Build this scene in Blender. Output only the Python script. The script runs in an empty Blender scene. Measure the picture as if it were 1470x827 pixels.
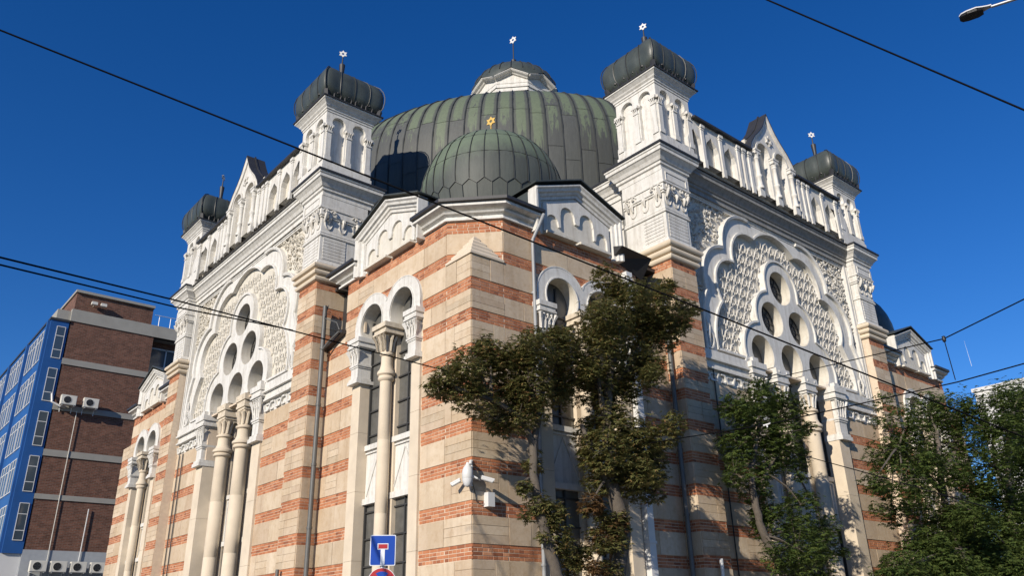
import bpy, bmesh, math, random
from mathutils import Vector, Matrix
from mathutils.geometry import tessellate_polygon
R = math.radians
PI = math.pi
sc = bpy.context.scene
C = sc.collection
random.seed(7)

# ------------------------------------------------------------------ camera
cam = bpy.data.cameras.new('camera'); co = bpy.data.objects.new('camera', cam); C.objects.link(co)
YAW, PITCH, ROLL, F = R(49.35097), R(23.21359), R(-1.44126), 1165.744
cy, sy, cp, sp_ = math.cos(YAW), math.sin(YAW), math.cos(PITCH), math.sin(PITCH)
Fv = Vector((cy*cp, sy*cp, sp_)); R0 = Vector((sy, -cy, 0)); U0 = R0.cross(Fv)
Rv = math.cos(ROLL)*R0 + math.sin(ROLL)*U0; Uv = -math.sin(ROLL)*R0 + math.cos(ROLL)*U0
M = Matrix((Rv, Uv, -Fv)).transposed().to_4x4(); M.translation = (-10.0801, -13.1242, 1.6)
co.matrix_world = M
cam.sensor_width = 36; cam.lens = 36*F/1470; cam.clip_start = .1; cam.clip_end = 4000
sc.camera = co
# ------------------------------------------------------------------ light
SUN = Vector((-1.0, -.36, .44)).normalized()
elev = math.asin(SUN.z); rot = math.atan2(SUN.x, SUN.y)
w = bpy.data.worlds.new('World'); sc.world = w; w.use_nodes = True
nt = w.node_tree; nt.nodes.clear()
sky = nt.nodes.new('ShaderNodeTexSky'); sky.sky_type = 'NISHITA'; sky.sun_disc = False
sky.sun_elevation = elev; sky.sun_rotation = rot; sky.air_density = 1.0; sky.dust_density = 0.0; sky.ozone_density = 5.0; sky.altitude = 550
bg = nt.nodes.new('ShaderNodeBackground'); bg.inputs[1].default_value = .114
wo = nt.nodes.new('ShaderNodeOutputWorld')
hs = nt.nodes.new('ShaderNodeHueSaturation'); hs.inputs['Hue'].default_value = .512; hs.inputs['Saturation'].default_value = 1.24; nt.links.new(sky.outputs[0], hs.inputs['Color']); nt.links.new(hs.outputs[0], bg.inputs[0]); nt.links.new(bg.outputs[0], wo.inputs[0])
sl = bpy.data.lights.new('sun', 'SUN'); sl.energy = 5.0; sl.angle = R(.5); sl.color = (1, .905, .77)
so = bpy.data.objects.new('sun', sl); C.objects.link(so)
so.rotation_euler = SUN.to_track_quat('Z', 'Y').to_euler(); so.location = (-40, -20, 40)
sc.view_settings.view_transform = 'Standard'; sc.view_settings.look = 'None'
sc.view_settings.exposure = 0.12; sc.view_settings.gamma = 1
sc.cycles.max_bounces = 6; sc.cycles.diffuse_bounces = 3; sc.cycles.glossy_bounces = 2; sc.cycles.transmission_bounces = 2

# ------------------------------------------------------------------ materials
def mat(name, rough=.8, metal=0.0):
    m = bpy.data.materials.new(name); m.use_nodes = True
    b = m.node_tree.nodes['Principled BSDF']
    b.inputs['Roughness'].default_value = rough; b.inputs['Metallic'].default_value = metal
    return m, m.node_tree, b
def N(nt, t, **kw):
    n = nt.nodes.new(t)
    for k, v in kw.items():
        if k.startswith('i_'): n.inputs[int(k[2:])].default_value = v
        else: setattr(n, k, v)
    return n
def ramp(nt, src, stops):
    r = nt.nodes.new('ShaderNodeValToRGB'); e = r.color_ramp.elements
    while len(e) < len(stops): e.new(.5)
    for el, (p, c) in zip(e, stops): el.position = p; el.color = (*c, 1) if len(c) == 3 else c
    nt.links.new(src, r.inputs[0]); return r.outputs[0]
def pos(nt, scale=(1, 1, 1)):
    g = nt.nodes.new('ShaderNodeNewGeometry'); m = nt.nodes.new('ShaderNodeMapping'); m.inputs[3].default_value = scale
    nt.links.new(g.outputs['Position'], m.inputs[0]); return m.outputs[0], g
def noise(nt, vec, s, det=4, rough=.55):
    n = nt.nodes.new('ShaderNodeTexNoise'); n.inputs['Scale'].default_value = s; n.inputs['Detail'].default_value = det; n.inputs['Roughness'].default_value = rough
    nt.links.new(vec, n.inputs['Vector']); return n.outputs[0]
def mixc(nt, f, a, b, mode='MIX'):
    m = nt.nodes.new('ShaderNodeMix'); m.data_type = 'RGBA'; m.blend_type = mode
    for s, v in ((0, f), (6, a), (7, b)):
        if hasattr(v, 'is_linked') or hasattr(v, 'links'): nt.links.new(v, m.inputs[s])
        else: m.inputs[s].default_value = v if s == 0 else (*v, 1)
    return m.outputs[2]
def mth(nt, op, a, b=0.0, clamp=False):
    m = nt.nodes.new('ShaderNodeMath'); m.operation = op; m.use_clamp = clamp
    for i, v in enumerate((a, b)):
        if hasattr(v, 'links'): nt.links.new(v, m.inputs[i])
        else: m.inputs[i].default_value = v
    return m.outputs[0]
def bump(nt, b, h, strength=.3, dist=.01):
    n = nt.nodes.new('ShaderNodeBump'); n.inputs['Strength'].default_value = strength; n.inputs['Distance'].default_value = dist
    nt.links.new(h, n.inputs['Height']); nt.links.new(n.outputs[0], b.inputs['Normal'])
def rnd(nt, g):
    o = nt.nodes.new('ShaderNodeObjectInfo')
    return mth(nt, 'FRACT', mth(nt, 'ADD', g.outputs['Random Per Island'], o.outputs['Random']))
def simple(name, col, rough=.8, metal=0., var=.25, scale=4, bmp=.15):
    m, t, b = mat(name, rough, metal); v, g = pos(t)
    n = noise(t, v, scale, 6)
    c = mixc(t, n, tuple(x*(1-var) for x in col), tuple(min(1, x*(1+var)) for x in col))
    t.links.new(c, b.inputs['Base Color'])
    if bmp: bump(t, b, noise(t, v, scale*12, 3), bmp, .01)
    return m
def masonry_mat(name, stops, grain, dirt, bmp):
    m, t, b = mat(name, .9); v, g = pos(t)
    r = rnd(t, g); base = ramp(t, r, stops)
    n1 = noise(t, v, 1.3, 5); n5 = noise(t, v, 5.5, 6, .7); n2 = noise(t, v, grain, 5, .65)
    c = mixc(t, mth(t, 'MULTIPLY', n2, .55), base, dirt, 'MULTIPLY')
    c = mixc(t, ramp(t, n1, [(.35, (0, 0, 0)), (.75, (.5, .5, .5))]), c, dirt, 'MULTIPLY')
    c = mixc(t, ramp(t, n5, [(.50, (0, 0, 0)), (.66, (.38, .38, .38))]), c, dirt, 'MULTIPLY')
    vs, _ = pos(t, (3, 3, .25)); st = noise(t, vs, 1.6, 5, .6)      # soot and rain streaks
    c = mixc(t, ramp(t, st, [(.5, (0, 0, 0)), (.80, (.34, .34, .34))]), c, (.45, .38, .31), 'MULTIPLY')
    t.links.new(c, b.inputs['Base Color']); bump(t, b, n2, bmp, .012)
    return m
MS = masonry_mat('sandstone', [(0, (.54, .435, .315)), (.2, (.62, .525, .40)), (.4, (.53, .43, .325)), (.6, (.66, .565, .44)), (.8, (.57, .465, .345)), (.92, (.52, .44, .335)), (1, (.61, .505, .38))], 14, (.72, .62, .49), .4)
MB = masonry_mat('red_brick', [(0, (.47, .185, .085)), (.25, (.55, .24, .12)), (.45, (.38, .145, .07)), (.65, (.60, .30, .165)), (.8, (.45, .165, .075)), (.93, (.27, .10, .05)), (1, (.53, .23, .11))], 30, (.75, .62, .52), .4)
MM = simple('mortar', (.60, .49, .37), .95, var=.2, scale=9, bmp=.5)
MPS = simple('smooth_stone', (.60, .51, .39), .85, var=.22, scale=2.2, bmp=.2)
def plaster(name, col, streak, amt):
    m, t, b = mat(name, .75); v, g = pos(t)
    vs, _ = pos(t, (4, 4, .35)); s = noise(t, vs, 2.2, 6, .65); n2 = noise(t, v, 7, 6, .6)
    f = ramp(t, s, [(.46, (0, 0, 0)), (.72, (amt, amt, amt))])
    c = mixc(t, f, col, streak)
    c = mixc(t, ramp(t, n2, [(.5, (0, 0, 0)), (.8, (amt*.8,)*3)]), c, streak)
    t.links.new(c, b.inputs['Base Color']); bump(t, b, noise(t, v, 60, 3), .12, .006)
    return m
MW = plaster('white_paint', (.64, .625, .585), (.36, .33, .28), .6)
MWC = plaster('white_relief', (.62, .595, .545), (.40, .37, .31), .6)
MCR = plaster('cream_plaster', (.61, .575, .50), (.38, .33, .25), .55)
MSC = plaster('weathered_capital_stone', (.62, .54, .42), (.30, .25, .19), .6)
MDKPL = plaster('dark_plaster', (.27, .265, .25), (.13, .12, .105), .7)
def copper(name, lo, hi, hi2, zl, zh, edge=True):
    amp = 1.0 if edge else .22
    m, t, b = mat(name, .62, .0); v, g = pos(t)
    uv = t.nodes.new('ShaderNodeUVMap'); uv.uv_map = 'UVMap'; sp = t.nodes.new('ShaderNodeSeparateXYZ'); t.links.new(uv.outputs[0], sp.inputs[0])
    ps = t.nodes.new('ShaderNodeSeparateXYZ'); t.links.new(g.outputs['Position'], ps.inputs[0])
    rn = rnd(t, g)
    vs, _ = pos(t, (5, 5, .5)); s = noise(t, vs, 2.0, 6, .7); big = noise(t, v, .35, 4)
    # metres above the foot of the sheeting, frayed by streaks: the patina is washed to green where rain reaches
    h = mth(t, 'DIVIDE', mth(t, 'SUBTRACT', ps.outputs[2], zl), zh-zl)
    h = mth(t, 'ADD', h, mth(t, 'MULTIPLY', mth(t, 'SUBTRACT', s, .5), 1.3*amp)); h = mth(t, 'ADD', h, mth(t, 'MULTIPLY', mth(t, 'SUBTRACT', rn, .5), .55*amp))
    h = mth(t, 'ADD', h, mth(t, 'MULTIPLY', mth(t, 'SUBTRACT', big, .5), .8))
    gm = ramp(t, h, [(.38, (0, 0, 0)), (.5 if edge else .62, (1, 1, 1))])
    e = mth(t, 'ABSOLUTE', mth(t, 'SUBTRACT', sp.outputs[0], .5)); e = mth(t, 'ADD', e, mth(t, 'MULTIPLY', mth(t, 'SUBTRACT', s, .5), .25))
    em = ramp(t, e, [(.27, (1, 1, 1)), (.37, (.12, .12, .12))])
    f = mixc(t, 1.0, gm, em, 'MULTIPLY') if edge else gm
    n3 = noise(t, v, 9, 5)
    green = mixc(t, n3, hi, hi2)
    dark = mixc(t, noise(t, vs, 3.5, 6, .7), tuple(x*.6 for x in lo), tuple(x*1.6 for x in lo))
    dark = mixc(t, mth(t, 'MULTIPLY', rn, .5), dark, tuple(x*.55 for x in lo))
    c = mixc(t, f, dark, green)
    t.links.new(c, b.inputs['Base Color']); bump(t, b, noise(t, v, 3, 4), .35, .02)
    return m
MCU = copper('copper_sheet', (.062, .066, .062), (.135, .165, .105), (.085, .108, .07), 16.7, 20.6)
MCU2 = copper('copper_small_dome', (.06, .068, .06), (.125, .16, .11), (.10, .13, .088), 11.6, 15.2, edge=False)
MCU3 = simple('dark_copper', (.052, .060, .056), .5, var=.45, scale=3.5, bmp=.5)
MCU4 = simple('tower_copper', (.055, .065, .058), .42, var=.5, scale=2.4, bmp=.3)
MSEAM = simple('copper_seam', (.030, .033, .032), .5, var=.3, scale=6)
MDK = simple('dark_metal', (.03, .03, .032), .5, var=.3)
MPIPE = simple('downpipe_zinc', (.10, .10, .095), .5, var=.3, scale=5)
MGP = simple('grey_pipe', (.26, .27, .28), .45, var=.2, scale=5)
MGOLD = simple('gilt', (.45, .30, .08), .5, .5, var=.1)
MWS = simple('white_metal', (.62, .62, .61), .4, var=.05, bmp=0)
MGL = simple('dark_glass', (.020, .023, .026), .12, var=.3, bmp=0)
MGG = simple('leaded_glass', (.10, .098, .09), .3, var=.5, scale=6, bmp=.25)
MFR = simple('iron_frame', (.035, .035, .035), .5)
MBK = simple('black', (.012, .012, .014), .5, var=.1, bmp=0)
MWI = simple('wire_black', (.008, .008, .009), 1., var=.1, bmp=0); MWI.node_tree.nodes['Principled BSDF'].inputs['Specular IOR Level'].default_value = .0

# ------------------------------------------------------------------ mesh builder
class MBld:
    def __init__(s): s.v = []; s.f = []; s.uv = None
    def add(s, vs, fs):
        o = len(s.v); s.v += [tuple(p) for p in vs]; s.f += [tuple(i+o for i in f) for f in fs]
    def box(s, a, b, tr=None):
        (x0, y0, z0), (x1, y1, z1) = a, b
        vs = [(x0, y0, z0), (x1, y0, z0), (x1, y1, z0), (x0, y1, z0), (x0, y0, z1), (x1, y0, z1), (x1, y1, z1), (x0, y1, z1)]
        if tr: vs = [tr(*p) for p in vs]
        s.add(vs, [(0, 3, 2, 1), (4, 5, 6, 7), (0, 1, 5, 4), (1, 2, 6, 5), (2, 3, 7, 6), (3, 0, 4, 7)])
    def plate(s, outer, holes, d0, d1, tr, hd=None):
        """solid slab in the (s,z) plane between depths d0<d1 with holes cut through; hd: holes' reveals go back to hd"""
        loops = [outer]+list(holes); polys = [[Vector((p[0], p[1], 0)) for p in l] for l in loops]
        flat = [p for l in loops for p in l]; tris = tessellate_polygon(polys)
        n = len(flat); o = len(s.v)
        s.v += [tuple(tr(p[0], d1, p[1])) for p in flat]
        s.f += [tuple(i+o for i in t) for t in tris]
        k = 0
        for li, l in enumerate(loops):
            db = d0 if (li == 0 or hd is None) else hd
            ob = len(s.v); s.v += [tuple(tr(p[0], db, p[1])) for p in l]
            m = len(l)
            for i in range(m): s.f.append((o+k+i, o+k+(i+1) % m, ob+(i+1) % m, ob+i))
            k += m
    def sweep(s, path, prof, fn, closed=False, caps=True):
        """prof [(n,h)] swept along path [(u,v)], mitred; n to the left of the path; fn(u,v,h)->xyz"""
        m = len(path); P = [Vector(p) for p in path]; rows = []
        for i in range(m):
            a = P[i]-P[i-1] if (i > 0 or closed) else None
            b = P[(i+1) % m]-P[i] if (i < m-1 or closed) else None
            a = (a or b).normalized(); b = (b or a).normalized()
            na = Vector((-a.y, a.x)); nb = Vector((-b.y, b.x)); t = na+nb
            if t.length < 1e-4: t = na
            t = t.normalized(); k = 1/max(.35, t.dot(na))
            rows.append([fn(P[i].x+t.x*n*k, P[i].y+t.y*n*k, h) for n, h in prof])
        o = len(s.v); q = len(prof)
        for r in rows: s.v += [tuple(p) for p in r]
        for i in range(m if closed else m-1):
            j = (i+1) % m
            for k in range(q):
                l = (k+1) % q; s.f.append((o+i*q+k, o+j*q+k, o+j*q+l, o+i*q+l))
        if not closed and caps: s.f.append(tuple(o+k for k in range(q))); s.f.append(tuple(o+(m-1)*q+k for k in range(q))[::-1])
    def lathe(s, prof, n=16, c=(0, 0), fn=None, a0=0, a1=2*PI, power=None):
        full = abs(a1-a0-2*PI) < 1e-6; m = n if full else n+1; o = len(s.v)
        for r, z in prof:
            for i in range(m):
                a = a0+(a1-a0)*i/n; p = (c[0]+r*math.cos(a), c[1]+r*math.sin(a), z); s.v.append(tuple(fn(*p)) if fn else p)
        for k in range(len(prof)-1):
            for i in range(n):
                j = (i+1) % m; s.f.append((o+k*m+i, o+k*m+j, o+(k+1)*m+j, o+(k+1)*m+i))
        if full:
            s.f.append(tuple(o+i for i in range(m))[::-1]); s.f.append(tuple(o+(len(prof)-1)*m+i for i in range(m)))
    def tube(s, pts, r, n=6, fn=None, caps=True):
        P = [Vector(p) for p in pts]; rr = r if isinstance(r, (list, tuple)) else [r]*len(P); o = len(s.v)
        up = Vector((0, 0, 1)); prev = None
        for i, p in enumerate(P):
            t = (P[min(i+1, len(P)-1)]-P[max(i-1, 0)]).normalized()
            x = (prev-t*prev.dot(t)) if prev is not None else (up.cross(t) if abs(t.z) < .95 else Vector((1, 0, 0)).cross(t))
            if x.length < 1e-5: x = Vector((1, 0, 0)).cross(t)
            x.normalize(); y = t.cross(x); prev = x
            for k in range(n):
                a = 2*PI*k/n; q = p+(x*math.cos(a)+y*math.sin(a))*rr[i]; s.v.append(tuple(fn(*q)) if fn else tuple(q))
        for i in range(len(P)-1):
            for k in range(n):
                l = (k+1) % n; s.f.append((o+i*n+k, o+i*n+l, o+(i+1)*n+l, o+(i+1)*n+k))
        if caps: s.f.append(tuple(o+k for k in range(n))[::-1]); s.f.append(tuple(o+(len(P)-1)*n+k for k in range(n)))
    def ball(s, c, r, n=8, fn=None):
        rx, ry, rz = r if isinstance(r, tuple) else (r, r, r); o = len(s.v); m = n//2
        for j in range(1, m):
            for i in range(n):
                a, b = 2*PI*i/n, PI*j/m; q = (c[0]+rx*math.sin(b)*math.cos(a), c[1]+ry*math.sin(b)*math.sin(a), c[2]+rz*math.cos(b)); s.v.append(tuple(fn(*q)) if fn else q)
        for z in (rz, -rz):
            q = (c[0], c[1], c[2]+z); s.v.append(tuple(fn(*q)) if fn else q)
        t, bt = len(s.v)-2, len(s.v)-1
        for j in range(m-2):
            for i in range(n): k = (i+1) % n; s.f.append((o+j*n+i, o+j*n+k, o+(j+1)*n+k, o+(j+1)*n+i))
        for i in range(n): k = (i+1) % n; s.f.append((t, o+k, o+i)); s.f.append((bt, o+(m-2)*n+i, o+(m-2)*n+k))
    def mesh(s, name, m, smooth=0, recalc=True):
        me = bpy.data.meshes.new(name); me.from_pydata(s.v, [], s.f)
        if s.uv:
            l = me.uv_layers.new(name='UVMap'); flat = [c for p in me.loops for c in s.uv[p.vertex_index]]; l.data.foreach_set('uv', flat)
        if recalc:
            bm = bmesh.new(); bm.from_mesh(me); bmesh.ops.recalc_face_normals(bm, faces=bm.faces); bm.to_mesh(me); bm.free()
        me.materials.append(m)
        if smooth: me.shade_smooth(); me.set_sharp_from_angle(angle=R(smooth))
        return me
    def obj(s, name, m, parent=None, smooth=0, kind=None, label=None, recalc=True):
        me = s.mesh(name, m, smooth, recalc); o = bpy.data.objects.new(name, me); C.objects.link(o)
        if parent: o.parent = parent
        if kind: o['kind'] = kind
        if label: o['label'] = label
        return o
def thing(name, label, cat, loc=(0, 0, 0), group=None):
    o = bpy.data.objects.new(name, None); C.objects.link(o); o.location = loc; o.empty_display_size = .3
    o['label'] = label; o['category'] = cat
    if group: o['group'] = group
    return o
def tag(o, label, cat, group=None):
    o['label'] = label; o['category'] = cat
    if group: o['group'] = group
    return o
def link(name, me, parent=None, loc=(0, 0, 0), rz=0, scale=None, kind=None):
    o = bpy.data.objects.new(name, me); C.objects.link(o); o.location = loc; o.rotation_euler = (0, 0, rz)
    if scale: o.scale = scale
    if parent: o.parent = parent
    if kind: o['kind'] = kind
    return o
def arc(cx, cz, r, a0, a1, n=14): return [(cx+r*math.cos(R(a0+(a1-a0)*i/n)), cz+r*math.sin(R(a0+(a1-a0)*i/n))) for i in range(n+1)]
def bulge(p, q, sag, n=10):
    """arc from p to q bulging to the right of p->q by sag (points after p)"""
    p, q = Vector(p), Vector(q); c = (q-p).length; r = ((c/2)**2+sag**2)/(2*abs(sag)); d = (q-p).normalized(); nn = Vector((d.y, -d.x))*(1 if sag > 0 else -1)
    m = (p+q)/2+nn*(abs(sag)-r); a = math.asin(min(1, c/2/r)); big = abs(sag) > r
    if big: a = PI-a
    base = math.atan2(nn.y, nn.x); s = 1 if sag > 0 else -1; out = []
    for i in range(1, n+1):
        t = base+s*(-a+2*a*i/n)*1; out.append((m.x+r*math.cos(t), m.y+r*math.sin(t)))
    return out
# facade frames ------------------------------------------------------------
def wz(z, k): return z+k*(z-9.5)*.015 if z > 9.5 else z
def TR(s, d, z): return (s, -d, wz(z, 1))
def TL(s, d, z): return (-d, s, wz(z, -1))
W2 = 12.6
def mir(T): return lambda s, d, z: T(2*W2-s, d, z)

# ------------------------------------------------------------------ setting
b = MBld(); b.add([(-1500, -1500, 0), (1500, -1500, 0), (1500, 1500, 0), (-1500, 1500, 0)], [(0, 1, 2, 3)])
b.obj('ground', simple('ground_earth', (.10, .088, .07), .95, var=.3, scale=.5), kind='structure')
b = MBld(); b.add([(-13.5, -200, .004), (-4.5, -200, .004), (-4.5, 300, .004), (-13.5, 300, .004)], [(0, 1, 2, 3)])
b.add([(-4.5, -14.5, .004), (300, -14.5, .004), (300, -5.5, .004), (-4.5, -5.5, .004)], [(0, 1, 2, 3)])
b.obj('road', simple('asphalt', (.05, .05, .052), .9, var=.25, scale=3, bmp=.4), kind='structure')
b = MBld(); b.box((-4.5, 0, -.2), (0, 300, .13)); b.box((-4.5, -5.5, -.2), (300, 0, .13))
b.obj('pavement', simple('paving', (.20, .18, .155), .9, var=.25, scale=2, bmp=.3), kind='structure')
b = MBld(); b.box((-4.68, -5.5, -.2), (-4.5, 300, .135)); b.box((-4.68, -5.68, -.2), (300, -5.5, .135))
b.obj('kerb', simple('kerb_stone', (.34, .33, .31), .9), kind='structure')
b = MBld()
for i in range(60): b.box((-9.1, -60+i*5, 0), (-8.95, -57.5+i*5, .008))
b.obj('road_markings', simple('road_paint', (.75, .75, .72), .7), kind='structure')

# ------------------------------------------------------------------ synagogue
SYN = thing('synagogue', 'large domed synagogue striped in red brick and sandstone with white arcaded facades', 'synagogue', (0, 0, 0))
def part(name, bld, m, parent=SYN, **k): return bld.obj(name, m, parent, **k)
BANDS = [(10.72, 10.41), (9.87, 9.59), (9.01, 8.71), (8.25, 7.97), (7.43, 7.14), (6.61, 6.32), (5.79, 5.50), (4.98, 4.69), (4.11, 3.82), (3.28, 2.98), (2.45, 2.16), (1.62, 1.33)]
PIER_BANDS = [(11.16, 10.86)]+[(10.36, 10.06)]+[(9.55, 9.25)]+BANDS[3:]
PIER_BANDS = [(11.16, 10.86), (10.33, 10.05), (9.51, 9.22), (8.73, 8.45), (7.98, 7.70)] + BANDS[4:]
pieces = {'brick': [], 'stone': []}    # (frame, u0,u1,z0,z1,proud)
class Frame:
    def __init__(s, O, a, o, k): s.O = O; s.a = a; s.o = o; s.k = k
    def __call__(s, u, d, z): return (s.O[0]+s.a[0]*u+s.o[0]*d, s.O[1]+s.a[1]*u+s.o[1]*d, wz(z, s.k))
FR = Frame((0, 0), (1, 0), (0, -1), 1); FL = Frame((0, 0), (0, 1), (-1, 0), -1)
def rows(z0, z1, bands):
    """(kind, lo, hi) from top to bottom between z0 and z1"""
    out = []; prev = z1
    for t, bt in bands:
        if t <= z0: break
        if bt >= z1: continue
        if prev > t+.02: out.append(('stone', max(t, z0), prev))
        out.append(('brick', max(bt, z0), min(t, z1))); prev = bt
    if prev > z0+.02: out.append(('stone', z0, prev))
    return out
def cut(kind, fr, u0, u1, z0, z1, pr, blocked):
    if not blocked: pieces[kind].append((fr, u0, u1, z0, z1, pr)); return
    n = max(1, int(math.ceil((u1-u0)/.11))); cur = None
    for i in range(n+1):
        if i < n:
            a, c = u0+(u1-u0)*i/n, u0+(u1-u0)*(i+1)/n; bl = blocked((a+c)/2)
            if bl is None: lo, hi = [(z0, z1)], 0
            else:
                lo = []
                if z1 > bl[1]+.02: lo.append((max(z0, bl[1]), z1))
                if z0 < bl[0]-.02: lo.append((z0, min(z1, bl[0])))
        full = i < n and lo == [(z0, z1)]
        if full: cur = (cur[0], c) if cur else (a, c)
        else:
            if cur: pieces[kind].append((fr, cur[0], cur[1]-.0, z0, z1, pr)); cur = None
            if i < n:
                for l, h in lo:
                    if h-l > .02: pieces[kind].append((fr, a, c, l, h, pr))
def masonry(fr, u0, u1, z0, z1, bands=BANDS, blocked=None, thin=(), seed=0, skip=None):
    rg = random.Random(seed)
    for kind, lo, hi in rows(z0, z1, bands):
        if hi-lo < .03: continue
        if kind == 'brick':
            nc = max(1, round((hi-lo)/.074)); h = (hi-lo)/nc
            for c in range(nc):
                L = .262 if c % 2 else .131; u = u0-(rg.random()*.06 if c % 2 else 0)
                while u < u1-.02:
                    a, e = max(u, u0), min(u+L-.012, u1)
                    if e-a > .03: cut('brick', fr, a+rg.uniform(0, .003), e, lo+c*h+.011, lo+(c+1)*h-.001+rg.uniform(-.003, 0), .004+rg.uniform(0, .005), blocked)
                    u += L
        else:
            u = u0; first = True
            while u < u1-.05:
                L = rg.uniform(.55, 1.35)
                e = min(u+L, u1)
                if u1-e < .3: e = u1
                tn = any(x0 <= (u+e)/2 <= x1 for x0, x1 in thin) or (rg.random() < .12)
                if tn:
                    e = min(e, u+rg.uniform(.5, .8)); e = u1 if u1-e < .25 else e
                    k = 3 if hi-lo > .45 else 2
                    for q in range(k):
                        cut('stone', fr, u+.003, e-.004, lo+(hi-lo)*q/k+.004, lo+(hi-lo)*(q+1)/k-.003, .014+rg.uniform(0, .008), blocked)
                else: cut('stone', fr, u+.005, e-.005, lo+.006, hi-.005, .016+rg.uniform(0, .009), blocked)
                u = e; first = False
# window shapes
def hshoe(cx, cz, r, a0=215, a1=-35, n=18): return arc(cx, cz, r, a0, a1, n)
A1, A2, AZ, AR = 2.70, 4.10, 9.10, .52
def annex_hole(): return [(2.22, 1.1), (2.22, 8.80)]+hshoe(A1, AZ, AR)+hshoe(A2, AZ, AR)+[(4.58, 8.80), (4.58, 1.1)]
def blk_annex(u):
    if u < 1.86 or u > 4.98: return None
    top = 8.9
    for c in (A1, A2):
        if abs(u-c) < .72: top = max(top, AZ+math.sqrt(.72**2-(u-c)**2))
    if not (2.2 < u < 4.6): top = min(top, 8.8)
    return (-1, top)
MC = [W2-1.58, W2, W2+1.58]; MZ, MR = 9.33, .58
OC = [(W2, 11.84), (W2-.76, 10.60), (W2+.76, 10.60)]; ORr = .58
def main_arch_path():
    p = [(W2-2.0, 1.1), (W2-2.0, 8.98)]
    for c in MC: p += hshoe(c, MZ, MR, 218, -38)
    return p+[(W2+2.0, 8.98), (W2+2.0, 1.1)]
def circ(c, r, n=28): return [(c[0]+r*math.cos(2*PI*i/n), c[1]+r*math.sin(2*PI*i/n)) for i in range(n)]
def union_contour():
    cs = [(c, .93) for c in OC]+[((x, MZ), .98) for x in MC]
    out = []
    for i in range(121):
        a = R(200-i*220/120); dx, dz = math.cos(a), math.sin(a); best = 0
        for (cx, cz), r in cs:
            ox, oz = cx-W2, cz-9.6; bq = dx*ox+dz*oz; disc = bq*bq-(ox*ox+oz*oz-r*r)
            if disc > 0: best = max(best, bq+math.sqrt(disc))
        out.append((W2+dx*best, 9.6+dz*best))
    out = [p for p in out if p[1] > 8.95]
    return [(W2-2.62, 8.86), (W2-2.55, 9.0)]+out+[(W2+2.55, 9.0), (W2+2.62, 8.86)]
def lobes(cusps, sags):
    """left half given as (u,z) from bottom up to the last cusp, mirrored"""
    L = [(W2-u, z) for u, z in cusps]; pts = [L[0]]
    for a, c, s in zip(L, L[1:], sags): pts += bulge(a, c, -s)
    top = sags[len(L)-1]
    Rr = [(2*W2-x, z) for x, z in reversed(pts)]
    if top: pts += bulge(L[-1], Rr[0], -top, 14)
    return pts+Rr[1:] if top else pts+Rr
INNER = lobes([(3.88, 8.98), (3.38, 10.58), (2.52, 12.10), (1.17, 13.28)], [.2, .58, .52, .46])
OUTER = lobes([(4.45, 9.5), (4.12, 10.74), (3.02, 12.44), (1.42, 13.83)], [.1, .5, .5, None])
def inside(p, poly):
    x, y = p; r = False; j = len(poly)-1
    for i in range(len(poly)):
        a, c = poly[i], poly[j]
        if (a[1] > y) != (c[1] > y) and x < (c[0]-a[0])*(y-a[1])/(c[1]-a[1])+a[0]: r = not r
        j = i
    return r
CORN = [(0, 0), (.03, 0), (.03, .12), (.08, .15), (.08, .22), (.14, .26), (.20, .30), (.24, .36), (.30, .38), (.30, .44), (0, .44)]

def capital(bld, u0, u1, d0, d1, zt, zb, T, leaf=True):
    """block capital: abacus, moulded bell with leaves, necking and base block, from zt down to zb"""
    h = zt-zb; m = (u0+u1)/2; hw = (u1-u0)/2
    def bx(k0, k1, f, dd=0.):
        bld.box((m-hw*f, d0, zt-h*k1), (m+hw*f, d1*(1)-(1-f)*hw*.8+dd, zt-h*k0), T)
    bx(0, .10, 1.0); bx(.10, .17, .88); bx(.17, .21, .96); bx(.21, .235, .8)
    bx(.235, .58, .60); bx(.58, .62, .74); bx(.62, .655, .66); bx(.655, .88, .58); bx(.88, .93, .74); bx(.93, 1.0, .84)
    dz0 = d1-.4*hw*.8
    if leaf:
        for i in range(3):
            x = m+(i-1)*hw*.42
            bld.tube([(x-.06, dz0+.01, zt-h*.56), (x-.075, dz0+.035, zt-h*.40), (x, dz0+.06, zt-h*.29), (x+.075, dz0+.035, zt-h*.40), (x+.06, dz0+.01, zt-h*.56)], .018, 4, T)
            bld.ball((x, dz0+.05, zt-h*.27), .035, 6, T)
        for sgn in (-1, 1):
            bld.tube([(m+sgn*hw*.6, dz0, zt-h*.5), (m+sgn*hw*.72, dz0+.03, zt-h*.36), (m+sgn*hw*.9, dz0+.08, zt-h*.25)], [.03, .04, .05], 5, T)
def column(bld, u, d, r, zt, zb, T, base=True):
    """upper short shaft, ring, flared foot then the long shaft down to the ground"""
    P = [(r*1.35, zt), (r*.95, zt-.10), (r*.85, zt-.40), (r*1.0, zt-.44), (r*1.2, zt-.46), (r*1.2, zt-.51), (r*.92, zt-.55), (r*.95, zt-.76), (r*1.15, zt-.88), (r*1.5, zt-.95), (r*1.5, zt-1.01), (r*1.22, zt-1.05), (r*1.36, zt-1.10), (r*1.3, zt-1.14), (r*.98, zt-1.18), (r*1.0, zt-2.6), (r*.985, zt-2.605), (r*.985, zt-2.62), (r*1.0, zt-2.625), (r*1.0, zt-4.3), (r*.985, zt-4.305), (r*.985, zt-4.32), (r*1.0, zt-4.325), (r*1.02, zb)]
    bld.lathe([(a, z) for a, z in P][::-1], 20, (u, d), T)

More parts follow.
